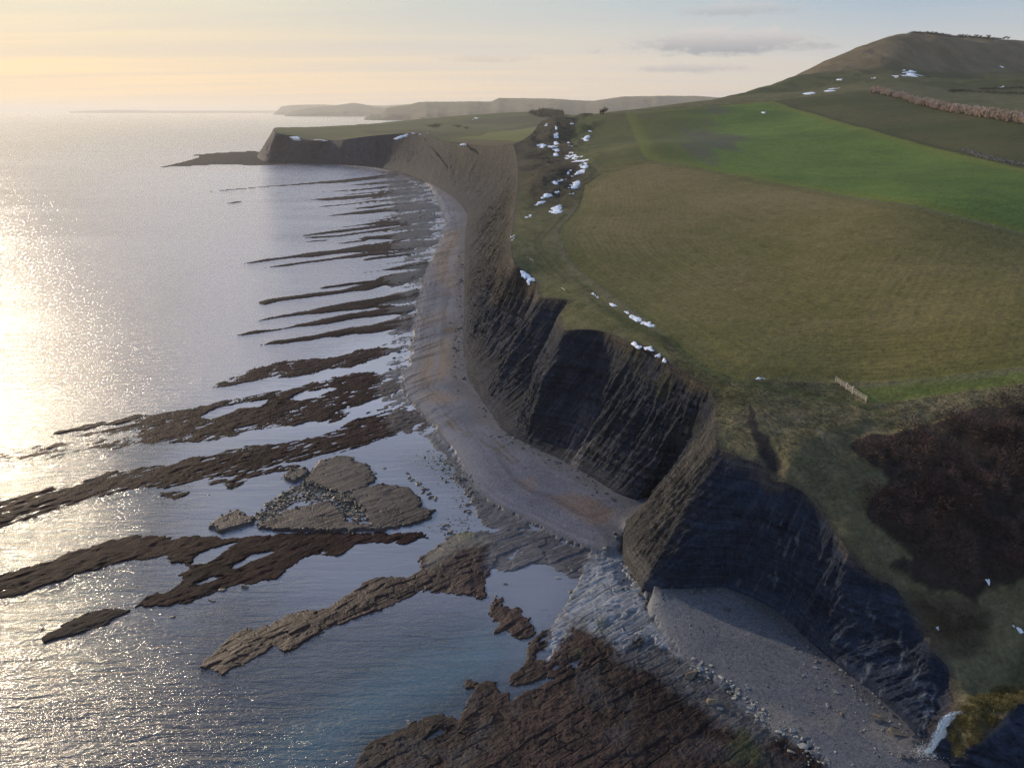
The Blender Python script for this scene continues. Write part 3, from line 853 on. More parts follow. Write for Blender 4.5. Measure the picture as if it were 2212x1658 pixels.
def cliff_mesh():
    ss = []
    for i in range(NS - 1):
        L = max(np.linalg.norm(FOOT[i + 1] - FOOT[i]), np.linalg.norm(TOP[i + 1] - TOP[i]))
        dist = np.hypot(*((TOP[i] + TOP[i + 1]) / 2))
        k = int(np.clip(L / (dist * .0012), 6, 140))
        ss.append(i + np.arange(k) / k)
    s = np.concatenate(ss + [[NS - 1.0]])
    nt = 104
    t = np.linspace(-0.03, 1.0, nt)
    foot, top, fz, tz, mo = (mixs(A, s) for A in (FOOT, TOP, FZ, TZ, MO))
    hand = sstep(I_SPLIT - .6, I_SPLIT + .4, s)
    zt = np.where(hand > 0.999, near_z(top[:, 0], top[:, 1]), np.where(hand < .001, far_z(top[:, 0], top[:, 1]),
         hand * near_z(top[:, 0], top[:, 1]) + (1 - hand) * far_z(top[:, 0], top[:, 1])))
    dirv = top - foot
    L = np.linalg.norm(dirv, axis=1)
    # outward plan normal from the coast direction (sea is on the left of travel far->near seen from above: use foot-top)
    tan = np.gradient(.5 * foot + .5 * top, axis=0)
    nrm = np.stack([tan[:, 1], -tan[:, 0]], 1)
    nrm /= np.linalg.norm(nrm, axis=1)[:, None] + 1e-9
    sg = np.sign((nrm * -dirv).sum(1)); sg[sg == 0] = 1
    nrm *= sg[:, None]
    T = t[None, :]
    # plan profile: talus apron below, steeper face above
    hp = np.clip(T, -.05, 1) ** np.where(T > 0, 1, 1)
    hz = np.where(T < 0, T, .82 * np.clip(T, 0, 1) + .18 * np.clip(T, 0, 1) ** 2)
    # lower steep toe cut by the sea
    X = foot[:, None, 0] + dirv[:, None, 0] * hp
    Y = foot[:, None, 1] + dirv[:, None, 1] * hp
    Z = fz[:, None] + (zt - fz)[:, None] * hz
    arc = np.concatenate([[0], np.cumsum(np.linalg.norm(np.diff(.5 * foot + .5 * top, axis=0), axis=1))])[:, None] + 0 * T
    dist = np.hypot(X, Y)
    env = np.sin(np.pi * np.clip(T, 0, 1)) ** .7
    big = np.clip((dist - 100) / 500, 0, 1)
    amp = 1.0 + 1.9 * big
    sc = 1 + 2.2 * big
    # down-slope gullies and ribs (run down the face), then broken rock
    g = fbm(arc / (7 * sc) + .6 * vnoise(arc / (9 * sc), T * 3, 61), T * 2.2, 5, 62)
    rib = 1 - 2 * np.abs(fbm(arc / (13 * sc) + 5, T * .8 + 3, 3, 63))
    fine = fbm(arc / 1.5, Z / 1.4, 5, 64, .6)
    sh = arc + 10 * T * (1 + big)                              # fall lines lean along the coast
    crease = np.abs(fbm(sh / (14 * sc), T * 2.0, 2, 81)) * 2 - .4
    lump = fbm(arc / (3.2 * sc), Z / (2.6 * sc), 5, 82, .58)
    saw = (Z / 1.7 + .35 * fbm(arc / 9, Z / 6, 3, 83)) % 1.0
    saw = np.where(saw < .75, saw / .75, (1 - saw) / .25) - .5
    bed = vnoise(Z / 1.15 + .25 * vnoise(arc / 20, Z * 0, 67), arc / 60, 65)           # level beds
    lowbed = sstep(.34, .02, T)
    disp = env * (amp * (.12 * g + .10 * rib + .50 * crease + .50 * lump) + (.34 + .5 * big) * fine) + (lowbed * .32 + .10) * env ** .4 * bed + env * (.20 + .36 * lowbed) * saw * (1 - big)
    disp = disp - mo[:, None] * np.sin(np.pi * np.clip(T, 0, 1)) ** .8
    X = X + nrm[:, None, 0] * disp
    Y = Y + nrm[:, None, 1] * disp
    Z = Z + env * (.25 + .5 * big) * fbm(arc / 2.2, T * 12, 3, 66)
    # lip: last row tucked just over the turf
    Z[:, -1] += -.04
    S = s[:, None] + 0 * T
    x, y, z, S, Tt, A = (v.ravel() for v in (X, Y, Z, S, T + 0 * S, arc))
    n1 = fbm(A / 6, Tt * 5, 4, 71); n2 = fbm(A / 1.6, z / 1.6, 4, 72); n3 = fbm(A / (4.0 + 8 * big.ravel()), Tt * 1.5, 4, 73)
    base = lerp((0.022, 0.029, 0.046), (0.041, 0.048, 0.070), sstep(-.5, .5, n1 + .5 * n2))
    base = lerp(base, (0.060, 0.066, 0.088), sstep(.15, .6, n3) * .6)
    # pale weathered streaks running down the fall line
    strk = sstep(.34, .62, fbm(A / (1.1 + 3 * big.ravel()), Tt * 1.4 + .1 * A, 3, 74)) * sstep(.95, .6, Tt)
    base = lerp(base, (0.13, 0.12, 0.115), strk * .4 * sstep(.0, .5, fbm(A / 30, Tt * 2, 2, 75) + .25))
    # bedding bands
    bb = vnoise(z / .9 + .3 * n1, A / 80, 76)
    base = lerp(base, (0.035, 0.035, 0.038), sstep(.25, .7, bb) * .35)
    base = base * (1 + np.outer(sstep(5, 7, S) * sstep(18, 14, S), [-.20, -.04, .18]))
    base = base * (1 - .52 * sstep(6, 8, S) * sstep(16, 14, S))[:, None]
    # brown soil on the upper part near the grass, widest on the middle stretch
    mid = np.exp(-((S - 16.5) / 2.2) ** 2)
    soil = sstep(.90 - .35 * mid, 1.0 - .25 * mid, Tt + .09 * n1 + .04 * n2) * sstep(10, 13, S)
    base = lerp(base, lerp((0.068, 0.058, 0.048), (0.120, 0.092, 0.070), sstep(-.3, .5, n1)), soil * .85)
    # vegetated slumps on the far tall slope
    veg = sstep(8.0, 10, S) * sstep(16.5, 14, S) * sstep(.30, .62, Tt + .30 * n1 + .1 * n2)
    base = lerp(base, lerp((0.021, 0.021, 0.022), (0.043, 0.040, 0.032), sstep(-.3, .4, n1 + n2 * .5)), veg * .8)
    # mossy growth on the cove wall
    moss = np.exp(-((S - 29) / 2.2) ** 2) * sstep(.35, .7, Tt) * sstep(-.1, .4, n1)
    base = lerp(base, (0.070, 0.070, 0.036), moss * .6)
    # paler grey-brown spur flank
    spur = sstep(31.8, 32.6, S) * sstep(35.4, 34.8, S)
    base = lerp(base, lerp((0.075, 0.070, 0.066), (0.125, 0.112, 0.098), sstep(-.5, .5, n1 + .6 * n2)), spur * .85)
    # right-hand face: white salt streaks along its foot of the upper seam
    wst = sstep(.25, .55, fbm(A / .9, z / 2.4, 4, 77)) * np.exp(-((S - 39.2) / .9) ** 2) + sstep(.30, .6, fbm(A / 1.0, z / 2.0, 4, 78)) * sstep(42, 43.5, S) * sstep(48, 46.5, S)
    base = lerp(base, (0.24, 0.23, 0.22), np.clip(wst, 0, 1) * .55 * sstep(.9, .7, Tt))
    wst2 = np.exp(-((S - 26.6) / .55) ** 2) * sstep(.55, .2, Tt) * sstep(-.1, .5, fbm(A / 1.0, Tt * 5, 4, 79))
    base = lerp(base, (0.30, 0.27, 0.25), wst2 * .7)
    base = base * (1 + np.outer(sstep(34.6, 36, S), [.10, .30, .55]))  # blue skylight of the shaded face put into its colour
    # red-brown staining at the waterfall, turf on the knoll flank
    wf = np.exp(-((S - 48.0) / .6) ** 2)
    base = lerp(base, (0.165, 0.125, 0.095), wf * .7)
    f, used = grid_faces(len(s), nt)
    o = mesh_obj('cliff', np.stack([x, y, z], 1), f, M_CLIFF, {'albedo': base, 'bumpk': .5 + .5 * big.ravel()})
    return kind(o, 'structure')
# ------------------------------------------------------------------ foreshore: outlines of ledges, pools, beaches (photo outlines laid at sea level)
WEED = [
 ('L1',[(-150,246),(0,230),(300,205),(620,180),(1000,145),(1300,112),(1500,85),(1560,95),(1500,120),(1420,130),(1240,150),(1040,172),(860,178),(600,195),(300,212),(0,238)]),
 ('L1',[(1120,190),(1300,170),(1520,145),(1640,150),(1640,170),(1480,180),(1300,188),(1130,195)]),
 ('L1',[(850,252),(1130,230),(1300,215),(1500,190),(1650,180),(1700,200),(1640,205),(1400,222),(1180,238),(1000,248),(860,256)]),
 ('L1',[(1000,283),(1200,262),(1500,235),(1650,215),(1700,235),(1600,240),(1300,262),(1100,280)]),
 ('L1',[(720,325),(830,312),(1000,295),(1250,275),(1500,255),(1700,240),(1750,262),(1600,275),(1400,295),(1200,310),(1060,325),(900,330)]),
 ('L1',[(760,392),(900,375),(1130,355),(1300,330),(1500,312),(1600,298),(1680,320),(1560,320),(1400,330),(1250,348),(1100,368),(900,385)]),
 ('L1',[(1130,400),(1200,390),(1400,365),(1600,345),(1700,335),(1700,355),(1600,365),(1450,378),(1300,400),(1200,405)]),
 ('L1',[(915,465),(1050,445),(1280,415),(1450,400),(1700,365),(1900,370),(1950,395),(1800,410),(1600,425),(1400,435),(1240,450),(1100,458),(960,468)]),
 ('L1',[(1340,485),(1500,462),(1700,435),(1850,415),(1940,400),(1930,420),(1760,440),(1560,465),(1400,480)]),
 ('L1',[(1040,565),(1230,540),(1400,510),(1600,490),(1750,460),(1880,455),(1950,480),(1750,520),(1620,545),(1400,570),(1250,590),(1000,620),(700,650),(690,640),(850,615),(1000,595),(1200,572),(1380,545),(1250,548),(1060,570)]),
 ('L1',[(660,665),(800,650),(1000,640),(1200,612),(1450,575),(1700,545),(1800,550),(1750,570),(1600,580),(1450,600),(1200,630),(1000,655),(800,668)]),
 ('L1',[(440,670),(520,658),(525,665),(450,672)]),('L1',[(650,705),(800,685),(920,680),(900,690),(760,700)]),
 ('L1',[(960,715),(1200,690),(1280,685),(1250,695),(1050,715)]),('L1',[(20,350),(100,338),(160,338),(80,352)]),
 ('L1',[(1190,675),(1260,650),(1400,640),(1600,610),(1750,590),(1900,600),(1850,640),(1700,660),(1550,675),(1300,680)]),
 ('L1',[(170,893),(350,855),(600,820),(800,790),(1000,770),(1250,725),(1500,705),(1600,690),(1900,680),(1900,720),(1700,760),(1500,780),(1310,790),(1100,800),(950,815),(800,835),(600,845),(400,870),(250,890)]),
 ('L1',[(340,932),(500,905),(750,870),(1000,835),(1200,800),(1300,790),(1500,785),(1780,740),(1600,795),(1450,815),(1300,825),(1200,840),(1000,855),(750,890),(540,918)]),
 ('L1',[(1235,865),(1300,840),(1500,815),(1650,800),(1700,830),(1600,825),(1400,850),(1260,865)]),
 ('L1',[(1360,960),(1500,930),(1650,890),(1800,870),(1900,880),(1850,930),(1700,945),(1500,955)]),
 ('L2',[(840,235),(900,212),(1100,185),(1350,155),(1380,125),(1500,100),(1700,70),(1850,30),(1880,50),(1760,120),(1700,165),(1560,215),(1500,220),(1440,205),(1280,250),(1080,272),(800,310),(520,345),(350,378),(310,375),(300,355),(400,325),(560,300),(700,285),(940,255),(1050,240),(1290,185),(1080,210),(880,235)]),
 ('L2',[(0,553),(130,540),(280,522),(600,455),(750,430),(900,395),(1000,375),(1150,350),(1400,310),(1600,260),(1740,230),(1760,330),(1600,340),(1400,375),(1700,400),(1690,410),(1480,440),(1350,405),(1150,430),(950,450),(700,470),(500,490),(300,525),(100,545)]),
 ('L2',[(100,650),(200,625),(300,608),(500,590),(650,550),(800,525),(900,495),(1080,465),(1300,430),(1480,400),(1700,400),(1690,430),(1600,470),(1540,465),(1250,495),(1100,515),(900,555),(700,575),(500,605),(300,635),(130,655)]),
 ('L2',[(310,738),(420,700),(600,675),(850,635),(1000,605),(1300,560),(1500,515),(1740,470),(1720,560),(1640,600),(1550,590),(1350,635),(1150,640),(1000,670),(900,665),(720,710),(550,725),(420,742)]),
 ('L3',[(430,293),(500,255),(600,215),(720,155),(850,130),(1040,95),(1200,95),(1340,75),(1450,35),(1640,10),(1700,30),(1640,70),(1500,120),(1400,155),(1250,165),(1100,205),(950,220),(790,240),(650,265),(530,293)]),
 ('L3',[(-30,478),(250,440),(500,390),(700,340),(870,315),(1080,270),(1250,220),(1400,190),(1550,180),(1620,215),(1780,280),(1700,330),(1500,390),(1440,440),(1310,525),(1200,515),(1120,512),(1000,545),(850,565),(700,590),(600,620),(400,655),(200,660),(-30,694)]),
 ('L3',[(-30,820),(170,800),(330,750),(470,735),(600,700),(730,675),(880,670),(1040,640),(1200,600),(1270,575),(1400,510),(1560,440),(1700,420),(1890,430),(1930,470),(1900,560),(1760,600),(1600,640),(1500,685),(1250,740),(1100,770),(930,805),(740,850),(600,880),(470,905),(330,935),(180,955),(-30,960)]),
 ('L4',[(490,385),(650,350),(800,310),(1000,275),(1200,235),(1600,180),(1800,140),(2050,95),(2230,58),(2230,110),(2000,135),(1750,190),(1500,240),(1300,280),(1100,300),(900,330),(750,370),(650,365),(550,385)]),
 ('L4',[(650,420),(800,370),(1000,345),(1200,300),(1500,250),(1700,215),(1600,270),(1400,330),(1150,380),(900,415),(740,430)]),
 ('L4',[(-60,565),(200,530),(400,490),(560,460),(700,460),(850,430),(1150,380),(1400,330),(1600,270),(1800,250),(2000,210),(2230,148),(2230,410),(2000,440),(1850,470),(1550,475),(1400,500),(1200,525),(1000,540),(800,580),(600,595),(450,625),(250,650),(100,670),(-60,700)]),
 ('L4',[(-60,1020),(0,1000),(200,945),(400,900),(600,850),(850,800),(950,740),(1150,710),(1300,680),(1550,660),(1650,625),(1850,590),(2050,540),(2230,497),(2230,760),(2000,780),(1750,840),(1560,865),(1420,855),(1250,880),(1100,910),(950,945),(700,1010),(540,1050),(300,1110),(-60,1190)]),
 ('C1',[(-40,285),(160,215),(340,180),(560,110),(700,80),(880,60),(880,120),(720,190),(540,220),(400,270),(300,300),(150,345),(-40,410)]),
 ('L4',[(1460,925),(1600,900),(1720,895),(1700,940),(1560,995),(1470,970)]),
 ('L3',[(400,940),(500,905),(600,895),(720,855),(840,830),(930,810),(1060,815),(1010,830),(820,870),(700,920),(600,965),(520,945)]),
 ('L5',[(-1110,495),(-560,300),(-400,270),(0,565),(250,570),(450,575),(700,560),(1040,540),(1300,540),(1600,545),(1790,550),(1780,580),(1600,625),(1400,615),(1300,635),(1180,710),(1040,705),(950,720),(850,780),(750,850),(600,900),(450,895),(300,960),(150,1020),(20,1040),(60,950),(130,880),(250,800),(300,730),(100,720),(0,712)][3:]),
 ('L6',[(-40,305),(50,265),(200,220),(350,180),(450,115),(560,105),(640,70),(830,25),(1000,15),(1300,15),(1600,20),(2000,10),(2212,0),(2212,150),(2100,150),(2000,200),(1880,280),(1700,345),(1480,370),(1350,430),(1150,490),(1000,510),(920,490),(980,450),(1050,410),(1150,375),(1260,320),(1210,280),(1300,215),(1200,190),(1100,160),(900,180),(780,195),(620,245),(500,275),(340,330),(150,400),(-40,455)]),
 ('L6',[(260,700),(370,650),(500,570),(570,535),(700,500),(850,520),(730,575),(720,600),(620,635),(500,680),(380,705),(280,735)]),
 ('L6',[(255,605),(275,600),(285,625),(320,620),(330,640),(265,665)]),
 ('L7',[(100,930),(130,890),(190,880),(220,840),(290,770),(410,710),(560,680),(660,620),(690,595),(780,580),(850,560),(950,565),(1040,495),(1100,470),(1210,410),(1230,380),(1400,335),(1500,350),(1540,320),(1580,300),(1600,210),(1700,140),(1830,50),(1950,40),(2090,130),(2080,260),(2060,390),(2040,420),(2050,490),(1990,505),(1900,470),(1770,460),(1700,465),(1600,440),(1500,500),(1300,580),(1150,620),(1000,680),(900,740),(800,800),(690,845),(600,810),(480,900),(350,975),(230,1010),(150,975)]),
 ('L7',[(2060,580),(2100,500),(2140,490),(2150,550),(2110,580)]),
 ('L8',[(1100,0),(1180,10),(1240,20),(1300,-5),(1340,70),(1400,190),(1360,220),(1270,215),(1240,170),(1130,190),(1140,100),(1090,50)]),
 ('L8',[(930,540),(960,500),(1010,500),(1020,530),(960,550)]),('L8',[(220,930),(240,890),(290,890),(280,920)]),
 ('H1',[(1010,1062),(1150,1030),(1280,995),(1200,985),(1400,968),(1600,958),(1680,962),(1760,1010),(1900,1025),(1800,1048),(1600,1050),(1400,1045),(1200,1055)]),
 ('H1',[(1440,1290),(1500,1278),(1540,1277),(1480,1290)]),('H1',[(1580,948),(1700,935),(1720,945),(1600,950)]),
]
for _v, _u, _t in ((128, 1250, 6), (163, 1000, 6), (208, 1150, 7), (250, 950, 8), (287, 1200, 8), (327, 1000, 8), (352, 1150, 7), (383, 1250, 8), (447, 1080, 9), (505, 1250, 9), (535, 1100, 10), (562, 1300, 10), (612, 1050, 10), (655, 1250, 11), (735, 1080, 12), (850, 1350, 11), (905, 1250, 12), (1000, 1300, 14)):
    _l = _v + .125 * (1800 - _u)
    _m = (_u + 1800) / 2; _c = (_l + _v) / 2 + 3
    WEED.append(('L1', [(_u, _l), (_m, _c - _t * .5), (1650, _v + 18 - _t * .6), (1850, _v - _t * .5), (1860, _v + _t * .6), (1650, _v + 18 + _t * .6), (_m, _c + _t * .5)]))
PLAT = P('L8', [(1225,540),(1230,480),(1340,370),(1340,280),(1440,170),(1500,150),(1560,70),(1620,-10),(1680,-120),(1760,-330),(1830,-480),(1900,-520)]).tolist() + \
 [(1350,1200),(1390,1262),(1400,1320),(1432,1362),(1475,1412),(1552,1472),(1685,1575),(1800,1650),(1960,1790),(2300,2350),(300,2350),(560,1800)] + \
 P('L8', [(60,1180),(180,1106),(230,960),(300,905),(420,870),(520,830),(640,755),(780,735),(880,770),(940,660),(1000,560),(1080,510),(1130,520),(1170,590),(1220,590),(1240,640),(1320,580),(1400,550),(1530,500),(1480,470),(1400,520),(1350,540)]).tolist()
SLABS = [('L5',[(950,215),(1060,60),(1190,35),(1285,40),(1280,65),(1365,90),(1430,170),(1435,200),(1370,240),(1200,295),(1100,260)]),
 ('L5',[(1180,310),(1390,240),(1480,225),(1650,250),(1740,330),(1740,380),(1825,400),(1800,450),(1700,490),(1560,520),(1400,520),(1360,450),(1330,380),(1250,350)]),
 ('L5',[(640,500),(760,430),(860,395),(1000,365),(1120,350),(1220,430),(1230,480),(1400,500),(1500,530),(1300,540),(1000,535),(760,535),(650,520)]),
 ('L5',[(310,490),(400,450),(490,410),(560,440),(620,450),(600,490),(500,520),(390,545),(320,515)]),
 ('L5',[(800,180),(880,130),(960,120),(970,160),(880,210),(830,200)])]
RUBBLE = ('L5',[(600,440),(700,340),(850,250),(950,200),(1100,250),(1240,300),(1330,370),(1370,470),(1250,480),(1200,420),(1150,360),(1100,340),(900,340),(780,420),(640,500)])
POOLS = [('L3',[(390,480),(500,430),(650,395),(840,370),(780,415),(650,425),(500,490),(420,495)]),('L3',[(990,365),(1060,325),(1200,305),(1310,290),(1200,335),(1060,375)]),
 ('L3',[(610,570),(760,540),(700,560),(620,577)]),('L5',[(240,690),(400,640),(380,690),(300,730)]),('L5',[(450,790),(600,700),(720,680),(600,720),(480,790)]),
 ('L6',[(1340,130),(1520,80),(1600,60),(1480,140),(1400,190),(1300,200)]),('L6',[(1560,235),(1700,140),(1830,125),(1700,180),(1600,235)]),('L6',[(1300,340),(1440,295),(1500,290),(1350,350)]),
 ('L3',[(1340,440),(1450,415),(1600,390),(1700,375),(1600,415),(1450,440)]),('L3',[(1400,500),(1480,470),(1700,425),(1600,455),(1480,490)])]
SHELF = [P('C2', [(640,430),(780,410),(1120,405),(1210,460),(1380,520),(1545,500),(1500,560),(1450,620),(1400,660),(1340,690),(1250,640),(1140,590),(1060,580),(860,660),(860,480)]),
 P('P', [(820,366),(870,372),(905,378),(945,430),(960,470),(955,510),(935,540),(920,580),(908,620),(900,660),(893,700),(890,740),(868,815),(880,850),(905,880),(950,930),(930,945),(860,935),(830,890),(822,830),(850,780),(852,720),(856,660),(862,600),(872,540),(862,480),(840,420)]),
 P('P', [(935,915),(950,930),(985,975),(1010,1025),(1030,1060),(1080,1095),(1130,1115),(1150,1140),(1060,1140),(1035,1130),(1020,1080),(990,1040),(960,990),(935,950)])]
BEACH_W = [(888,366),(905,378),(925,400),(945,430),(960,470),(955,510),(935,540),(920,580),(908,620),(900,660),(893,700),(890,740),(880,780),(868,815),(878,850),(905,880),(935,915),(950,930),(985,975),(1010,1025),(1030,1060),(1080,1095),(1130,1115),(1200,1155),(1260,1182),(1310,1197),(1340,1192),(1352,1160)]
BEACH1 = np.array(BEACH_W + [(1420,1100),(1470,1040),(1300,940),(1150,870),(1070,780),(1060,600),(1050,480),(970,380),(900,352)])
COVE_W = [(1392,1276),(1400,1320),(1430,1362),(1472,1412),(1550,1472),(1620,1530),(1688,1578),(1760,1625),(1830,1680),(1920,1760),(2060,1950)]
BEACH2 = np.array(COVE_W + [(2200,1950),(2030,1640),(2000,1560),(1860,1430),(1770,1350),(1700,1280),(1600,1230),(1440,1245)])


def shore_mesh():
    nu, nv = 1500, 1460
    # spacing follows how far away the shore is: even steps in x/y and 1/y
    iy = np.linspace(1 / 54.0, 1 / 1800.0, nv); y1 = 1 / iy
    th = np.linspace(-.98, .72, nu)
    TH, Y = np.meshgrid(th, y1)
    x, y = (TH * Y).ravel(), Y.ravel()
    N = len(x)
    lod = np.clip(y / 150, .7, 6)
    qa, qc = strike(x, y)
    e1 = fbm(qa / (9 * lod ** .5), qc / (2.6 * lod ** .5), 5, 101, .6)      # ragged, stretched along the beds
    e2 = fbm(qa / 1.5, qc / .9, 5, 102, .62)
    e3 = fbm(x / 14, y / 14, 4, 103)
    col = np.zeros((N, 3)); 
    z = -1.1 - .5 * sstep(150, 400, y) + .35 * e3
    b1h, b1t, b1e, b1f = blocks(qa, qc, 2.1, 6.0, 901)
    b2h, b2t, b2e, b2f = blocks(qa, qc, 1.25, 2.2, 911)
    gmask = sstep(-.25, .35, fbm(x / 4.5, y / 4.5, 3, 921))
    def slabby(h, e, amp, groove, wid=.16):
        return amp * h * 1.2 - groove * sstep(wid, .02, e + .10 * np.abs(e2)) * gmask
    weed = np.zeros(N); joint = np.zeros(N); shing = np.zeros(N); wet = np.ones(N)
    # sea floor: dark weed and grey rock, pale sand lanes
    col = lerp((.060, .060, .062), (.110, .118, .118), sstep(-.3, .4, e3 + .4 * e1))
    def pw(c, pl):
        return wz(P(c, pl), 0.25)
    turq = pw('P', [(560,1640),(640,1560),(760,1490),(900,1420),(1040,1370),(1110,1380),(1060,1440),(940,1510),(800,1580),(680,1660)])
    t = sstep(-3.5, 4, sdf(x, y, turq, 10) + 2.5 * e3)
    col = lerp(col, (.30, .46, .45), t * .85)
    t2 = sdf(x, y, pw('P', [(560,1330),(640,1250),(760,1200),(880,1180),(900,1200),(830,1260),(700,1300),(600,1370)]), 10)
    col = lerp(col, (.28, .33, .36), sstep(-2, 3, t2 + 1.5 * e3) * .7)
    z = np.maximum(z, -1.2 + .5 * t)
    lows = sdf(x, y, pw('P', [(0,1385),(60,1370),(130,1340),(260,1310),(290,1330),(180,1365),(60,1400)]), 8)
    # big weed-covered ledges
    ed = (.9 + .35 * lod)
    for k, (c, pl) in enumerate(WEED):
        far = c in ('L1', 'L2', 'H1')
        s = sdf(x, y, pw(c, pl), 12)
        m = s > -9
        if not m.any():
            continue
        ss = s + e1 * ed * (.75 if far else 1.15) + e2 * .8
        wdt = .45 * lod
        hgt = .16 + .28 * sstep(0, 4, s) + .16 * e1 + .11 * e2
        speck = {'y': 0}.get(c, 0)
        if c in ('L5', 'L6'):
            hgt = .15 + .10 * sstep(0, 4, s) + .15 * e1 + .24 * fbm(qa / 3.0, qc / 1.0, 4, 142, .6)
        if c in ('L3', 'L4', 'C1'):
            hgt = .07 + .10 * sstep(0, 5, s) + .20 * e1 + .34 * fbm(qa / 3.0, qc / .9, 4, 141, .6)
        if k == 29:
            hgt -= .16
        zz = -1.0 + (hgt + 1.0) * sstep(-1.6 * wdt, .5 * wdt, ss)
        up = m & (zz > z)
        z = np.where(up, zz, z)
        w = np.where(m, sstep(-3.5, -.5, ss), 0)
        reef = c in ('L7', 'L8')
        dk = lerp((.018, .010, .010), (.042, .023, .021), sstep(-.5, .5, e3 + .6 * e2))
        dk = lerp(dk, (.050, .040, .039), sstep(.15, .6, e1 + .3 * e3) * .3)
        dk = lerp(dk, (.066, .048, .042), sstep(.12, .55, e2) * .45)
        if reef:
            z = np.where(up, z + (slabby(b2h, b2e, .20, .12) - .10 * e1) * w, z); dk0 = .75 + .5 * b2t
        if reef:
            dk = lerp((.024, .012, .011), (.048, .026, .022), sstep(-.5, .5, e3 + .6 * e2)) * dk0[:, None]
        if far:
            dk = lerp(dk, (.060, .054, .055), sstep(-.16, -.10, x / y) * .7)
        col = lerp(col, dk, w); weed = np.maximum(weed, w * (.55 if reef else 1)); joint = np.maximum(joint, w * (.25 if reef else .10))
    # shelf of bare grey rock with puddles
    for k, pl in enumerate(SHELF):
        s = sdf(x, y, wz(pl, .3), 10)
        ss = s + e1 * 1.6 + e2 * .4 + (fbm(qa / 70, qc / 5, 3, 140) * 22 * sstep(180, 420, y) if k == 1 else 0)
        hgt = (.05 + .26 * e1 + .22 * e2 if k == 1 else .14 + .16 * e1 + .05 * e2)
        if k == 0:
            hgt = .14 + .05 * e1 + slabby(b1h, b1e, .24, .18)
        w = np.where(s > -8, sstep(-2.0, .8, ss), 0)
        z = np.where(w > 0, np.maximum(z, -.6 + (hgt + .6) * w), z)
        w = w * (1 - .6 * weed * (k == 1))
        gc = lerp((.050, .047, .053), (.110, .101, .110), sstep(-.5, .5, e2 + .5 * e3))
        col = lerp(col, gc, w * .95); weed *= 1 - .8 * w; joint = np.maximum(joint * (1 - w), w * (.2 if k == 0 else .25))
    # the reef's grey-topped end
    s = sdf(x, y, pw('L7', [(1640,200),(1720,130),(1830,50),(1950,40),(2080,110),(2000,150),(1850,170),(1720,260),(1620,300)]), 6)
    w = np.where(s > -5, sstep(-1.2, 1.0, s + .9 * e2), 0); col = lerp(col, (.16, .145, .125), w * .75)
    s = sdf(x, y, pw('L7', [(1850,60),(1950,45),(1960,80),(1880,95)]), 4); col = lerp(col, (.12, .125, .05), np.where(s > -3, sstep(-1, 1, s + e2), 0) * .8)
    # tilted slabs in the pool
    for k, (c, pl) in enumerate(SLABS):
        s = sdf(x, y, pw(c, pl), 5)
        ss = s + e2 * .9 + e1 * .7
        w = np.where(s > -4, sstep(-.6, .25, ss), 0)
        z = np.where(w > 0, np.maximum(z, -.6 + (.38 + .10 * k % 3 + .04 * e2 + .02 * c.__len__() + slabby(b1h, b1e, .10, .12, .18) + (slabby(b2h, b2e, .10, .14) if k else 0) + .6) * w), z)
        sc = lerp((.040, .029, .027), (.084, .064, .058), sstep(-.5, .5, e3 + .6 * e2))
        col = lerp(col, sc, w); weed = weed * (1 - w) + .25 * w; joint = np.maximum(joint * (1 - w), w * .2); wet = wet * (1 - w) + .7 * w
    s = sdf(x, y, pw(*RUBBLE), 4)
    w = np.where(s > -3, sstep(-.8, .5, s + 1.2 * e2), 0)
    z = np.where(w > 0, np.maximum(z, -.5 + (.55 + .25 * e2) * w), z); col = lerp(col, (.050, .043, .036), w); joint *= 1 - w
    # broad jointed platform on the right
    s = sdf(x, y, wz(np.array(PLAT), .3), 12)
    w = np.where(s > -8, sstep(-.8, .3, s + e2 * .5 + e1 * .7), 0)
    hp = .24 + .33 * sstep(0, 14, s) + .05 * e1 + .05 * e2 + .10 * (b1f - .5)
    pool = sstep(.22, .5, fbm(qa / 7, qc / 2.6, 4, 111) - .03 * s) * sstep(1, 3, s)
    hp = hp - pool * .75
    z = np.where(w > 0, np.maximum(z, -.8 + (hp + .8) * w), z)
    pc = lerp((.017, .011, .011), (.046, .027, .024), sstep(-.5, .5, e3 + .7 * e2))
    pc = lerp(pc, (.085, .058, .046), sstep(.12, .5, e2) * .45)
    pc = lerp(pc, (.010, .009, .010), sstep(.10, .45, fbm(qa / 5, qc / 1.1, 4, 114, .6)) * .7)
    pc = lerp(pc, (.058, .056, .060), sstep(.1, .55, fbm(x / 6, y / 6, 4, 112)) * .5)
    clean = sdf(x, y, wz(np.vstack([[(1180,1420)], P('L8', [(1520,120),(1640,-20),(1760,-330),(1850,-510)]), [(1352,1200),(1395,1268),(1400,1320),(1432,1362),(1475,1412),(1500,1440)], P('L8', [(2100,200),(1980,290),(1900,250),(1850,220),(1780,190),(1700,150),(1640,110)])]), .4), 10)
    cw = sstep(-1.5, 1.2, clean + 1.4 * e2 + .8 * e1)
    pc = lerp(pc, lerp((.18, .184, .195), (.29, .294, .305), sstep(-.5, .5, e2 + .4 * e3)), cw)
    cw2 = sdf(x, y, wz(np.array([(1475,1412),(1552,1472),(1685,1575),(1640,1600),(1560,1560),(1480,1500),(1400,1440),(1340,1420),(1400,1380)]), .4), 10)
    pc = pc * (.84 + .32 * b1t)[:, None]
    pc = lerp(pc, lerp((.085, .085, .090), (.13, .13, .135), sstep(-.4, .4, e2)), sstep(-2, 1.5, cw2 + 1.5 * e1) * .8 * (1 - cw))
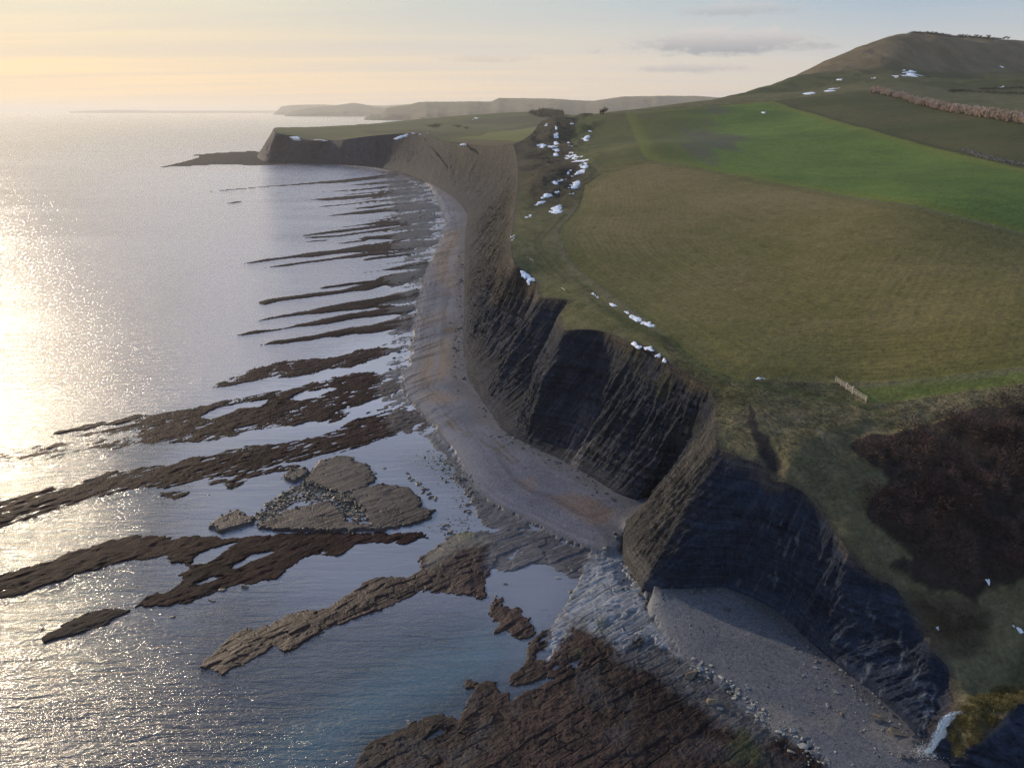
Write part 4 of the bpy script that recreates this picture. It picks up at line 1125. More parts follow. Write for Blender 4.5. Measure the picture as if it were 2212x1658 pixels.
    green = sstep(.25, .6, fbm(x / 3.2, y / 3.2, 3, 113)) * sstep(-1, 1, sdf(x, y, wz(np.array([(1240,1330),(1340,1330),(1360,1420),(1240,1420)]), .4), 5) + e2)
    pc = lerp(pc, (.10, .095, .050), green * .6)
    gr2 = sstep(-1, 2, sdf(x, y, wz(np.array([(1560,1650),(1600,1560),(1640,1600),(1660,1658)]), .4), 5) + 1.5 * e2)
    pc = lerp(pc, (.055, .065, .028), gr2 * .7)
    col = lerp(col, pc, w); weed = weed * (1 - w) + w * (1 - cw) * .75; joint = joint * (1 - w) + w * .22
    bl = (slabby(b1h, b1e, .26, .20, .22) + .22 * fbm(x / 1.6, y / 1.6, 4, 922, .65)) * (1 - cw) + (slabby(b2h, b2e, .16, .16) + slabby(b1h, b1e, .12, .22)) * cw
    z = z + bl * w * sstep(.3, 1.5, s)
    # pools cut out of the ledges
    for c, pl in POOLS:
        s = sdf(x, y, pw(c, pl), 4)
        w = np.where(s > -3, sstep(-.6, .4, s + .8 * e2), 0)
        z = z * (1 - w) + (-.35) * w
    s = lows + e1 * 1.5
    z = np.where(s > -2, np.maximum(z, -.5 + .35 * sstep(-2, 1, s)), z); col = lerp(col, (.04, .03, .027), np.where(lows > -6, sstep(-2, 1, s), 0))
    # shingle beaches, rising to the cliff foot
    tide = np.zeros(N)
    for bk, (pl, wl) in enumerate(((BEACH1, BEACH_W), (BEACH2, COVE_W))):
        pp = wz(pl, .6); s = sdf(x, y, pp, 40)
        m = s > -6
        dw = np.full(N, 1e3); df = np.full(N, 1e3)
        dw[m] = seg_dist(x[m], y[m], wz(np.array(wl), .6), closed=False)
        df[m] = seg_dist(x[m], y[m], FOOT, closed=False)
        r = dw / (dw + df + 1e-6)
        ss = s + 1.6 * e1 + 1.3 * e3 * np.clip(y / 150, .7, 2.5) * (1.0 if bk == 0 else .3) + .6 * e2
        w = np.where(m, sstep(-1.3, .9, ss), 0)
        zb = .25 + 2.6 * np.where(s > 0, r, 0) ** .8 + .06 * e3
        z = np.where(w > 0, np.maximum(z * (1 - w), 0) * (1 - w) + zb * w + np.where(w < 1, np.minimum(z, 0) * (1 - w), 0), z)
        sc = lerp((.092, .098, .130), (.145, .150, .188), sstep(-.6, .6, e3 + .25 * e2))
        if bk == 0:
            rk = sstep(.02, .28, fbm(qa / 24, qc / 2.6, 4, 171, .6) - .25 * e2) * sstep(.85, .15, r) * sstep(170, 280, y)
            zb = zb + .25 * rk
            z = np.where(w > .5, np.maximum(z, zb), z)
            def tan(pl2, cc, k, soft=2.0):
                nonlocal sc
                s2 = sdf(x, y, wz(np.array(pl2, float), 1.0), 12)
                sc = lerp(sc, cc, np.where(s2 > -10, sstep(-soft, soft, s2 + 1.8 * e3 + .8 * e1), 0) * k)
            tan([(885,820),(900,780),(925,745),(965,735),(990,760),(985,800),(960,830),(920,838)], (.24, .18, .125), .7, 5)
            tan([(905,850),(960,845),(1000,868),(960,876),(915,870)], (.25, .185, .13), .6, 3)
            tan([(1178,1075),(1230,1078),(1290,1092),(1325,1110),(1310,1145),(1275,1140),(1230,1105)], (.150, .104, .082), .8, 2.2)
            tan([(1115,1040),(1160,1035),(1165,1060),(1140,1068)], (.17, .13, .11), .6, 1.4)
            tan([(930,560),(960,500),(998,498),(1000,600),(980,640),(940,600)], (.22, .165, .12), .7, 4)
            tan([(900,690),(960,670),(970,700),(930,710)], (.23, .18, .13), .5, 4)
            brown = sstep(.05, .4, fbm(qa / 9, qc / 2.2, 4, 121)) * sstep(-3, 3, sdf(x, y, wz(np.array([(955,570),(965,500),(1003,495),(1004,660),(985,670),(972,640)]), 1.0), 8))
            sc = lerp(sc, (.085, .052, .036), brown * .85)
            tan([(950,720),(965,712),(1000,712),(1000,724),(965,728)], (.085, .055, .033), .9, .9)
            tan([(940,640),(965,632),(975,640),(950,646)], (.11, .075, .05), .6, .8)
            # strand line of weed
            for sl in ([(955,890),(975,905),(990,925),(1010,935),(1040,938),(1060,950),(1080,965),(1100,985),(1120,1000)], [(965,905),(985,930),(1005,940),(1030,945),(1050,962),(1075,975),(1110,1005)]):
                dd = np.full(N, 99.); mm = m & (y < 260); dd[mm] = seg_dist(x[mm], y[mm], wz(np.array(sl, float), 1.5), closed=False)
                sc = lerp(sc, (.095, .068, .036), sstep(1.1, .2, dd + 1.0 * np.abs(e2) + .9 * e3) * .85)
            band = fbm(dw / 1.6 + e3, x * 0 + (qa / 45), 4, 151, .6)
            sc = lerp(sc, (.165, .175, .215), sstep(.05, .45, band) * .6); sc = lerp(sc, (.060, .058, .070), sstep(.1, .5, -band) * .5)
            sc = lerp(sc, (.055, .052, .060), sstep(2.2, .2, dw + e3) * .6)
            sc = lerp(sc, lerp((.040, .036, .040), (.085, .075, .080), sstep(-.4, .4, e2)), rk * .85)
            toe = sstep(7, 1.0, df + 5 * e3)
            sc = lerp(sc, (.105, .100, .105), toe * .7)
        else:
            sc = lerp((.095, .102, .120), (.140, .145, .162), sstep(-.6, .6, e3 + .3 * e2))
            sc = lerp(sc, (.21, .185, .16), sstep(.2, .6, fbm(x / 9, y / 9, 3, 131)) * sstep(104, 94, y) * .5)
            sc = lerp(sc, (.075, .072, .075), sstep(3.0, .4, df + 1.5 * e3) * .7)
        col = lerp(col, sc, w); weed *= 1 - w; joint *= 1 - w; shing = np.maximum(shing * (1 - w), w)
        wet = wet * (1 - w) + w * (.18 + .45 * sstep(7, 0, dw) )
    keep = (z > -.0) | (y < 640)
    f, used = grid_faces(nv, nu, keep)
    at = {'albedo': col[used], 'weed': weed[used], 'joint': joint[used], 'shingle': shing[used], 'wet': wet[used]}
    o = kind(mesh_obj('foreshore', np.stack([x, y, z], 1)[used], f, M_SHORE, at), 'structure')
    global SHZ
    SHZ = (iy, th, z.reshape(nv, nu))
    return o


def sea_mesh():
    """one sheet to the horizon; calm inside the lagoons between ledges"""
    nr, nc = 260, 260
    y = np.concatenate([[-300, 40], np.geomspace(60, 1500, nr - 12), np.geomspace(1800, 120000, 10)])
    th = np.linspace(-1, 1, nc)
    w = np.where(y < 60, 200, y * 1.3 + 120)
    X = th[None, :] * w[:, None]; Y = y[:, None] + 0 * X
    x, y = X.ravel(), Y.ravel()
    lag = wz(P('P', [(330,960),(420,890),(700,790),(860,600),(900,480),(900,700),(1000,940),(1100,1090),(1350,1200),(1330,1300),(1200,1390),(1130,1420),(1000,1330),(700,1330),(500,1250),(420,1290),(330,1180)]), 0)
    warp = 14 * fbm(x / 40, y / 40, 4, 161)
    s = sdf(x, y, lag, 60); s = np.where(s > -60, s + warp, s)
    calm = np.where(s > -40, sstep(-20, 18, s), 0)
    s2 = sdf(x, y, wz(P('P', [(400,1420),(1000,1240),(1080,1290),(1120,1400),(900,1470),(620,1520)]), 0), 30)
    calm = np.maximum(calm, .55 * np.where(s2 > -30, sstep(-9, 9, s2), 0))
    c2 = sstep(-.30, -.05, x / np.maximum(y, 1) + .004 * warp) * sstep(200, 300, y) * sstep(1100, 800, y)
    calm = np.maximum(calm, .55 * c2)
    # cloudy lagoons; in the bay, reflected sky is put into the body colour
    milk_sky = .72 * np.where(s > -40, sstep(-26, 18, s), 0) * .9
    m1 = sdf(x, y, wz(P('P', [(560,1340),(620,1250),(760,1180),(900,1160),(960,1170),(890,1240),(700,1310)]), 0), 30)
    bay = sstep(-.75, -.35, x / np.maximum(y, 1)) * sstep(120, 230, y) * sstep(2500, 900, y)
    milk_sky = np.maximum(milk_sky, .95 * bay)
    milk_sky = np.maximum(milk_sky, .6 * np.where(m1 > -30, sstep(-6, 6, m1), 0)); milk_sky = np.maximum(milk_sky, .35 * np.where(s2 > -30, sstep(-12, 12, s2), 0))
    tq = sdf(x, y, wz(P('P', [(520,1658),(620,1570),(760,1480),(900,1410),(1050,1370),(1110,1390),(1060,1450),(940,1520),(800,1590),(660,1680)]), 0), 20)
    teal = np.where(tq > -14, sstep(-10, 8, tq + .4 * warp), 0) * .6
    f, used = grid_faces(nr, nc)
    # fine tessellation is not needed: waves are in the surface normal
    o = mesh_obj('sea', np.stack([x, y, 0 * x], 1), f, M_SEA, {'calm': calm, 'milk_sky': milk_sky, 'teal': teal})
    kind(o, 'structure')
    bed = mesh_obj('seabed', [(-160000, -400, -3), (160000, -400, -3), (160000, 121000, -3), (-160000, 121000, -3)], [(0, 1, 2, 3)],
                   mat_simple("dark_sea_floor", (.03, .045, .05), (.05, .07, .075), .01), None)
    kind(bed, 'structure')


def far_hills():
    ranges = {
     'hill_near_range': (7600, [(600+18*0,262),(784,258),(800,246.7),(823,247.4),(837,233),(888,224.6),(905,220.5),(973,219.5),(1061,218.5),(1078,211),(1109,212),(1177,212.7),(1283,217.8),(1350,208),(1430,206.5),(1500,207),(1560,210),(1700,205),(1900,215)][1:], 258),
     'hill_middle_range': (12500, [(614,249),(617,246),(629.6,240),(667,233),(721,228),(745,224),(765,221.8),(785,225),(803,229.7),(827,233),(860,228),(900,226),(1000,224),(1100,222)], 247),
     'hill_far_range': (17500, [(590,246.5),(597,240),(609,229.7),(633,227),(694,225.6),(728,227),(790,227),(830,228),(900,224),(1000,222),(1100,220)], 245),
     'hill_island': (30000, [(150,240.6),(190,239.2),(225,238.0),(260,237.4),(300,238.0),(330,239.2),(420,239.1),(520,239.3),(600,239.1),(640,240.2)], 241)}
    for nm, (yd, prof, base) in ranges.items():
        pr = np.array(prof, float)
        u = np.arange(pr[0, 0], pr[-1, 0], 1.5)
        v = np.interp(u, pr[:, 0], pr[:, 1]) + (.5 if yd < 20000 else .1) * fbm(u / 9, u * 0 + yd, 4, 201)
        depth = np.linspace(0, 1, 40)
        V = []
        for j, t in enumerate(depth):
            yy = yd + t * (2600 if yd < 20000 else 900) + (500 * fbm(u / 60, u * 0 + 3, 3, 202) * (1 - t) if yd < 20000 else 0)
            d = ray(np.stack([u, v], 1))
            ycrest = yd + 1300
            zc = H + d[:, 2] / d[:, 1] * ycrest
            sh = np.where(t < .5, sstep(0, .5, t) ** .75 if True else 0, 1 - .75 * sstep(.5, 1, t))
            # sea cliff at the front, then slopes with spurs and valleys
            cl = .36 * sstep(0, .04, t) + .64 * sh
            z = zc * (cl if t < .5 else sh) * (1 + (.16 * fbm(u / 40 + t * 2, t * 5 + u * 0, 4, 203) * math.sin(math.pi * min(t * 2, 1)) if t < .5 else 0)) - 2
            xx = d[:, 0] / d[:, 1] * yy
            V.append(np.stack([xx, yy + 0 * u, z], 1))
        V = np.concatenate(V)
        f, _ = grid_faces(40, len(u))
        kind(mesh_obj(nm if False else 'distant_hills', V, f, M_HILL), 'structure')
# ------------------------------------------------------------------ objects
def shore_z(x, y):
    iy, th, Z = SHZ
    r = np.clip(np.round((1 / y - iy[0]) / (iy[1] - iy[0])).astype(int), 0, len(iy) - 1)
    c = np.clip(np.round((x / y - th[0]) / (th[1] - th[0])).astype(int), 0, len(th) - 1)
    return Z[r, c]


def empty(name, loc, rz=0):
    o = bpy.data.objects.new(name, None)
    o.empty_display_size = .3
    SC.collection.objects.link(o)
    o.location = loc; o.rotation_euler = (0, 0, rz)
    return o


def bm_obj(name, bm, mat, parent=None, smooth=False):
    me = bpy.data.meshes.new(name)
    bm.to_mesh(me); bm.free()
    if smooth:
        me.polygons.foreach_set('use_smooth', [True] * len(me.polygons))
    me.materials.append(mat)
    o = bpy.data.objects.new(name, me)
    SC.collection.objects.link(o)
    o.parent = parent
    return o


def bar(bm, p, q, w, h=None):
    """squared timber from p to q"""
    p, q = np.array(p, float), np.array(q, float)
    d = q - p; L = np.linalg.norm(d); d /= L
    up = np.array([0, 0, 1.]) if abs(d[2]) < .9 else np.array([1., 0, 0])
    s = np.cross(d, up); s /= np.linalg.norm(s); t = np.cross(s, d)
    h = h or w
    vs = [bm.verts.new(c + s * a * w / 2 + t * b_ * h / 2) for c in (p, q) for a, b_ in ((-1, -1), (1, -1), (1, 1), (-1, 1))]
    for f in ((0, 1, 2, 3), (7, 6, 5, 4), (0, 4, 5, 1), (1, 5, 6, 2), (2, 6, 7, 3), (3, 7, 4, 0)):
        bm.faces.new([vs[i] for i in f])


def limb(bm, p, q, r0, r1, n=5):
    p, q = np.array(p, float), np.array(q, float)
    d = (q - p) / (np.linalg.norm(q - p) + 1e-9)
    s = np.cross(d, [.3, .9, .2]); s /= np.linalg.norm(s); t = np.cross(d, s)
    A = [bm.verts.new(p + r0 * (math.cos(i * 2 * math.pi / n) * s + math.sin(i * 2 * math.pi / n) * t)) for i in range(n)]
    B = [bm.verts.new(q + r1 * (math.cos(i * 2 * math.pi / n) * s + math.sin(i * 2 * math.pi / n) * t)) for i in range(n)]
    for i in range(n):
        bm.faces.new((A[i], A[(i + 1) % n], B[(i + 1) % n], B[i]))
    bm.faces.new(B)


def rock_bm(seed, flat=.6, n=16, bev=.06):
    r = np.random.default_rng(seed)
    bm = bmesh.new()
    for v in r.normal(size=(n, 3)):
        v /= np.linalg.norm(v) + 1e-9
        v = np.sign(v) * np.abs(v) ** .7
        bm.verts.new((v[0] * .5, v[1] * .38, v[2] * .5 * flat))
    res = bmesh.ops.convex_hull(bm, input=bm.verts)
    bmesh.ops.delete(bm, geom=[g for g in res['geom_interior'] if isinstance(g, bmesh.types.BMVert)], context='VERTS')
    bmesh.ops.bevel(bm, geom=list(bm.edges), offset=bev * .5, segments=1, affect='EDGES')
    return bm


def rock_mesh(name, seed, mat, flat, n=16):
    bm = rock_bm(seed, flat, n)
    me = bpy.data.meshes.new(name); bm.to_mesh(me); bm.free(); me.materials.append(mat)
    return me


def place(name, me, x, y, z, s, rz=0, tilt=0):
    o = bpy.data.objects.new(name, me)
    SC.collection.objects.link(o)
    o.location = (x, y, z); o.scale = (s,) * 3 if isinstance(s, (int, float)) else s
    o.rotation_euler = (random.uniform(-tilt, tilt), random.uniform(-tilt, tilt), rz)
    return o


def tri_soup(name, base, dirs, width, mat, k):
    """many thin blades: base points, tip offsets, widths -> one mesh"""
    n = len(base)
    side = np.cross(dirs, rng.normal(size=(n, 3))); side /= np.linalg.norm(side, axis=1)[:, None] + 1e-9
    V = np.empty((n, 3, 3))
    V[:, 0] = base - side * width[:, None] / 2; V[:, 1] = base + side * width[:, None] / 2; V[:, 2] = base + dirs
    o = mesh_obj(name, V.reshape(-1, 3), np.arange(n * 3).reshape(-1, 3), mat, smooth=False)
    return kind(o, k) if k else o


def along(pts, d):
    """points spaced d apart along a polyline"""
    pts = np.array(pts, float)
    seg = np.linalg.norm(np.diff(pts, axis=0), axis=1); c = np.concatenate([[0], np.cumsum(seg)])
    t = np.arange(0, c[-1] + 1e-6, d)
    return np.stack([np.interp(t, c, pts[:, i]) for i in range(pts.shape[1])], 1)


# ---- timber fence with its little gate, and the wire fence along the crop
def fences():
    a, b_, c, d = hit(P('C6', [(995, 1103), (1062, 1150), (1100, 1176), (1184, 1226)]))
    def zf(p):
        return float(near_z(np.array([p[0]]), np.array([p[1]]))[0])
    def rails(name, p, q, n, label):
        root = empty(name, (p[0], p[1], zf(p)))
        tag(root, label, 'fence')
        P_ = [p + (q - p) * i / n for i in range(n + 1)]
        o3 = np.array(root.location)
        Z = [zf(v) for v in P_]
        for v, z in zip(P_, Z):
            bm = bmesh.new(); L = np.array([v[0], v[1], z]) - o3
            bar(bm, L + [0, 0, -.4], L + [0, 0, 1.25], .16); bm_obj('post', bm, M_WOOD, root)
        for h in (1.12, .72, .34):
            bm = bmesh.new()
            for i in range(n):
                bar(bm, np.array([P_[i][0], P_[i][1], Z[i] + h]) - o3, np.array([P_[i + 1][0], P_[i + 1][1], Z[i + 1] + h]) - o3, .05, .15)
            bm_obj('rail', bm, M_WOOD, root)
    rails('rail_fence', a, b_, 2, 'pale timber rail fence climbing from the small gate to the wire fence by the crop')
    rails('rail_fence', c, d, 3, 'pale timber rail fence running from the small gate down to the dark scrub')
    g = empty('wooden_gate', (b_[0], b_[1], zf(b_)))
    tag(g, 'small pale wooden gate between two lengths of rail fence', 'gate')
    o3 = np.array(g.location); e = c - b_; e[2] = 0; L = np.linalg.norm(e); e /= L
    for t, nm in ((0.0, 'post'), (L, 'post')):
        bm = bmesh.new(); p = e * t; p[2] = 0
        bar(bm, p + [0, 0, -.5], p + [0, 0, 1.5], .22); bm_obj(nm, bm, M_WOOD, g)
    z1 = zf(c) - zf(b_)
    bm = bmesh.new()
    for h in (.25, .48, .72, .98, 1.25):
        p, q = e * .15, e * (L - .15)
        bar(bm, [p[0], p[1], h + z1 * .1], [q[0], q[1], h + z1 * .85], .05, .10)
    for t in (.15, L - .15):
        p = e * t
        bar(bm, [p[0], p[1], .2 + z1 * t / L], [p[0], p[1], 1.32 + z1 * t / L], .06, .10)
    p, q = e * .2, e * (L - .2)
    bar(bm, [p[0], p[1], .3], [q[0], q[1], 1.2 + z1 * .8], .04, .09)
    bm_obj('gate_leaf', bm, M_WOOD, g)
    # wire fence
    ln = hit(P('C6', [(60, 870), (180, 955), (330, 1035), (440, 1075), (600, 1093), (760, 1098), (880, 1098), (985, 1097)]))
    pts_ = along(ln[:, :2], 2.6)
    z = near_z(pts_[:, 0], pts_[:, 1])
    w = empty('wire_fence', (pts_[0, 0], pts_[0, 1], z[0])); o3 = np.array(w.location)
    tag(w, 'thin post and wire fence between the crop and the cliff path', 'fence')
    bm = bmesh.new(); bar(bm, (0, 0, -.3), (.05, .02, 1.1), .10)
    post = bm_obj('post', bm, mat_simple('grey_fence_post', (.14, .125, .10), (.24, .21, .17), 5, .9, .01), w)
    for i in range(1, len(pts_)):
        o = post.copy(); SC.collection.objects.link(o); o.parent = w
        o.location = np.array([pts_[i, 0], pts_[i, 1], z[i]]) - o3
    bm = bmesh.new()
    for h in (.45, .8, 1.08):
        for i in range(len(pts_) - 1):
            bar(bm, np.array([*pts_[i], z[i] + h]) - o3, np.array([*pts_[i + 1], z[i + 1] + h]) - o3, .012)
    bm_obj('wire', bm, M_WIRE, w)
    for (px, py), lb in (((1258, 348), 'short pale timber rail beside the cliff path above the snow hollow'), ((1455, 533), 'short pale timber rail beside the cliff path near the notch in the cliff edge')):
        p = hit(P('C5', [(px, py)]))[0]; q = hit(P('C5', [(px + 22, py + 14)]))[0]
        r = empty('path_rail', tuple(p)); tag(r, lb, 'rail'); o3 = p
        for v in (p, q):
            bm = bmesh.new(); bar(bm, v - o3 + [0, 0, -.3], v - o3 + [0, 0, 1.0], .14); bm_obj('post', bm, M_WOOD, r)
        bm = bmesh.new(); bar(bm, p - o3 + [0, 0, .85], q - o3 + [0, 0, .85], .07, .22); bm_obj('rail', bm, M_WOOD, r)


# ---- trees
def tree_parts(seed, h, spread, mat, upright=.5, twigs=260, stems=1, wind=(0, 0), low=.45):
    r = np.random.default_rng(seed)
    bm = bmesh.new(); tips = []
    for s_ in range(stems):
        p = np.array([r.normal() * .12 * (stems - 1) * spread, r.normal() * .12 * (stems - 1) * spread, -.3])
        top = p + [wind[0] * h * .2, wind[1] * h * .2, h * .55]
        limb(bm, p, top, .035 * h, .018 * h, 6)
        for k in range(6):
            a = k * 1.05 + r.uniform(0, .6)
            b0 = p + (top - p) * r.uniform(low, 1)
            q = b0 + np.array([math.cos(a) * spread * .55 + wind[0] * spread * .5, math.sin(a) * spread * .55 + wind[1] * spread * .5, h * r.uniform(.15, .35)])
            limb(bm, b0, q, .012 * h, .005 * h, 4)
            tips += [b0 + (q - b0) * t for t in (.5, .8, 1.0)]
        tips.append(top)
    tips = np.array(tips)
    c = tips[r.integers(0, len(tips), twigs)] + r.normal(size=(twigs, 3)) * [spread * .13, spread * .13, h * .05]
    d = r.normal(size=(twigs, 3)) * [1 - upright, 1 - upright, .4] + [0, 0, upright]
    d /= np.linalg.norm(d, axis=1)[:, None]; d *= (h * .17 * r.uniform(.6, 1.3, twigs))[:, None]
    side = np.cross(d, r.normal(size=(twigs, 3))); side /= np.linalg.norm(side, axis=1)[:, None]
    w = (h * .022 * r.uniform(.6, 1.4, twigs))[:, None]
    V = np.stack([c - side * w, c + side * w, c + d], 1).reshape(-1, 3)
    me = bpy.data.meshes.new('crown'); me.from_pydata(V.tolist(), [], np.arange(len(V)).reshape(-1, 3).tolist()); me.materials.append(mat)
    tm = bpy.data.meshes.new('trunk'); bm.to_mesh(tm); bm.free(); tm.materials.append(M_BARK)
    return tm, me


def tree(name, parts, loc, s, rz, label, group=None):
    root = empty(name, loc, rz); root.scale = (s,) * 3
    tag(root, label, 'tree', group)
    for nm, me in zip(('trunk', 'crown'), parts):
        o = bpy.data.objects.new(nm, me); SC.collection.objects.link(o); o.parent = root
    return root


def trees():
    kinds = [tree_parts(300 + i, 6.0, 2.6, M_TANTWIG, .8, 520, 1, (0, 0), .12) for i in range(4)]
    base = hit(P('H3', [(1240, 458), (1330, 475), (1440, 505), (1560, 545), (1700, 575), (1830, 597), (1960, 620), (2090, 642), (2230, 668)]))
    for row, off, lb in ((0, 0, 'slender bare tan tree in the front row of the shelter belt between two fields'), (1, 7, 'slender bare tan tree in the back row of the shelter belt between two fields'), (2, 14, 'slender bare tan tree at the far side of the shelter belt between two fields')):
        p = along(base[:, :2], 4.6 + row * .4)
        for x, y in p:
            x, y = x + random.uniform(-1, 1) + off * .35, y + random.uniform(-1, 1) + off
            z = float(near_z(np.array([x]), np.array([y]))[0])
            tree('belt_tree', kinds[random.randrange(4)], (x, y, z), random.uniform(.95, 1.4) * (1.0 if y < 760 else .85), random.uniform(0, 6.3), lb, 'trees of the shelter belt')
    dk = [tree_parts(330 + i, 7.0, 5.0, M_TWIG, .35, 420, 1 + i % 2, (0, 0), .1) for i in range(3)]
    bush = [tree_parts(340 + i, 3.2, 4.5, M_TWIG, .15, 300, 3) for i in range(2)]
    # skyline of the hill
    sky = [(1500,108,0),(1530,100,0),(1555,102,0),(1600,103,1),(1625,102,1),(1645,103,1),(1662,104,1),(1690,106,1),(1720,108,0),(1745,112,0),(1770,116,0),(1795,120,1),(1815,121,1),(1840,122,1),(1862,125,1),(1885,127,1),(1905,128,1),(1930,130,1),(1955,131,0),(1980,133,1),(2005,136,0),(2085,141,1),(2105,142,1)]
    for i, (u, v, big) in enumerate(sky):
        r_ = ray(P('H3', [(u, v)]))[0]; ys = np.linspace(1450, 1750, 80); xs = r_[0] / r_[1] * ys; zs = near_z(xs, ys)
        j = int(np.argmax((zs - H) / ys)); x, y, z = float(xs[j]), float(ys[j]), float(zs[j])
        if big:
            tree('hilltop_tree', dk[i % 3], (x, y, z), random.uniform(.75, 1.25), random.uniform(0, 6), 'bare dark tree on the skyline of the big hill', 'bare trees along the hilltop')
        else:
            tree('hilltop_thorn', bush[i % 2], (x, y, z), random.uniform(1.0, 1.7), random.uniform(0, 6), 'low dark thorn bush on the skyline of the big hill', 'thorn bushes along the hilltop')
    us = np.linspace(1490, 2060, 260); rr = ray(P('H3', np.stack([us, np.interp(us, [1490, 1560, 1700, 2060], [108, 102, 106, 140])], 1)))
    ys = np.linspace(1430, 1760, 60); X = rr[:, :1] / rr[:, 1:2] * ys; Zs = near_z(X.ravel(), np.tile(ys, len(us))).reshape(X.shape)
    j = np.argmax((Zs - H) / ys, 1); k_ = np.arange(len(us)); cr = np.stack([X[k_, j], ys[j], Zs[k_, j]], 1)
    i = rng.integers(0, len(cr), 7000); t_ = .5 + .8 * np.abs(fbm(us[i] / 28, us[i] * 0, 3, 811)) * 2
    b0 = cr[i] + rng.normal(size=(7000, 3)) * [2.2, 5, .2] + np.stack([0 * t_, 0 * t_, rng.uniform(-.3, 1.6, 7000) * t_], 1)
    tri_soup('hilltop_scrub', b0, rng.normal(size=(7000, 3)) * .7 + [0, 0, 1.2], rng.uniform(.3, .8, 7000), M_TWIG, 'stuff')
    w = tree_parts(351, 7.0, 4.2, M_TWIG, .2, 420, 2, (.5, 0))
    for px, s, lb in ((1213, .85, 'smaller windswept tree of the lone pair on the field skyline, seaward one'), (1231, 1.1, 'taller windswept tree of the lone pair on the field skyline, inland one')):
        x, y, z = hit(P('H4', [(px, 101)]), y0=700, y1=1080)[0]
        tree('windswept_tree', w, (x, y, z), s * 1.15, px, lb)
    for i, (u, v, s) in enumerate([(1175,288,1.7),(1200,288,2.0),(1215,290,1.6),(1335,286,1.3),(1350,285,1.2),(1410,297,1.2),(1120,232,1.1)]):
        q = P('H2', [(u, v + 5)]); x, y, z = hit(q, far_z, y0=900, y1=3200)[0]
        tree('field_thorn', bush[i % 2], (x, y, z), s * 2.0, i, 'dark thorn bush dotted on the green headland fields', 'thorn bushes on the headland')
    # hedge lines on the right, below the hill
    for nm, ln, hh, lb in (('hedge', [(1740,455),(1830,452),(1960,462),(2080,468),(2230,470)], 4.0, 'dark bare hedge below the hill, above the shelter belt'),
                           ('hedge', [(1930,440),(2020,436),(2120,432),(2230,430)], 3.0, 'upper purplish bare hedge on the slope below the hill')):
        b0 = hit(P('H3', ln)); p = along(b0[:, :2], 1.1)
        n = len(p) * 14; i = rng.integers(0, len(p), n)
        bx, by = p[i, 0] + rng.normal(size=n) * 1.6, p[i, 1] + rng.normal(size=n) * 2.2
        bz = near_z(bx, by) + rng.uniform(0, hh * .55, n)
        d = rng.normal(size=(n, 3)) * [.5, .5, .3] + [0, 0, .6]
        tag(tri_soup(nm, np.stack([bx, by, bz], 1), d * hh * .45, rng.uniform(.25, .6, n), M_TWIG, None), lb, 'hedge')
    # dark wood on the headland hill
    poly = gpoly('H2', [(1800,205),(1860,195),(1940,189),(2000,202),(2020,222),(1940,226),(1850,222)], far_z, y0=900, y1=3400)
    n = 9000
    q = rng.uniform(poly.min(0), poly.max(0), (n * 3, 2)); q = q[seg_dist(q[:, 0], q[:, 1], poly) > 0][:n]
    bz = far_z(q[:, 0], q[:, 1]) + rng.uniform(0, 6, len(q))
    tri_soup('woods', np.column_stack([q, bz]), rng.normal(size=(len(q), 3)) * 3 + [0, 0, 4], rng.uniform(1.5, 3.5, len(q)), M_TWIG, 'stuff')


# ---- scrub, bracken, tussocks
def fill(poly, dens, zf=near_z):
    lo, hi = poly.min(0), poly.max(0)
    n = int((hi - lo).prod() * dens)
    q = rng.uniform(lo, hi, (n, 2))
    return q[seg_dist(q[:, 0], q[:, 1], poly) > 0]


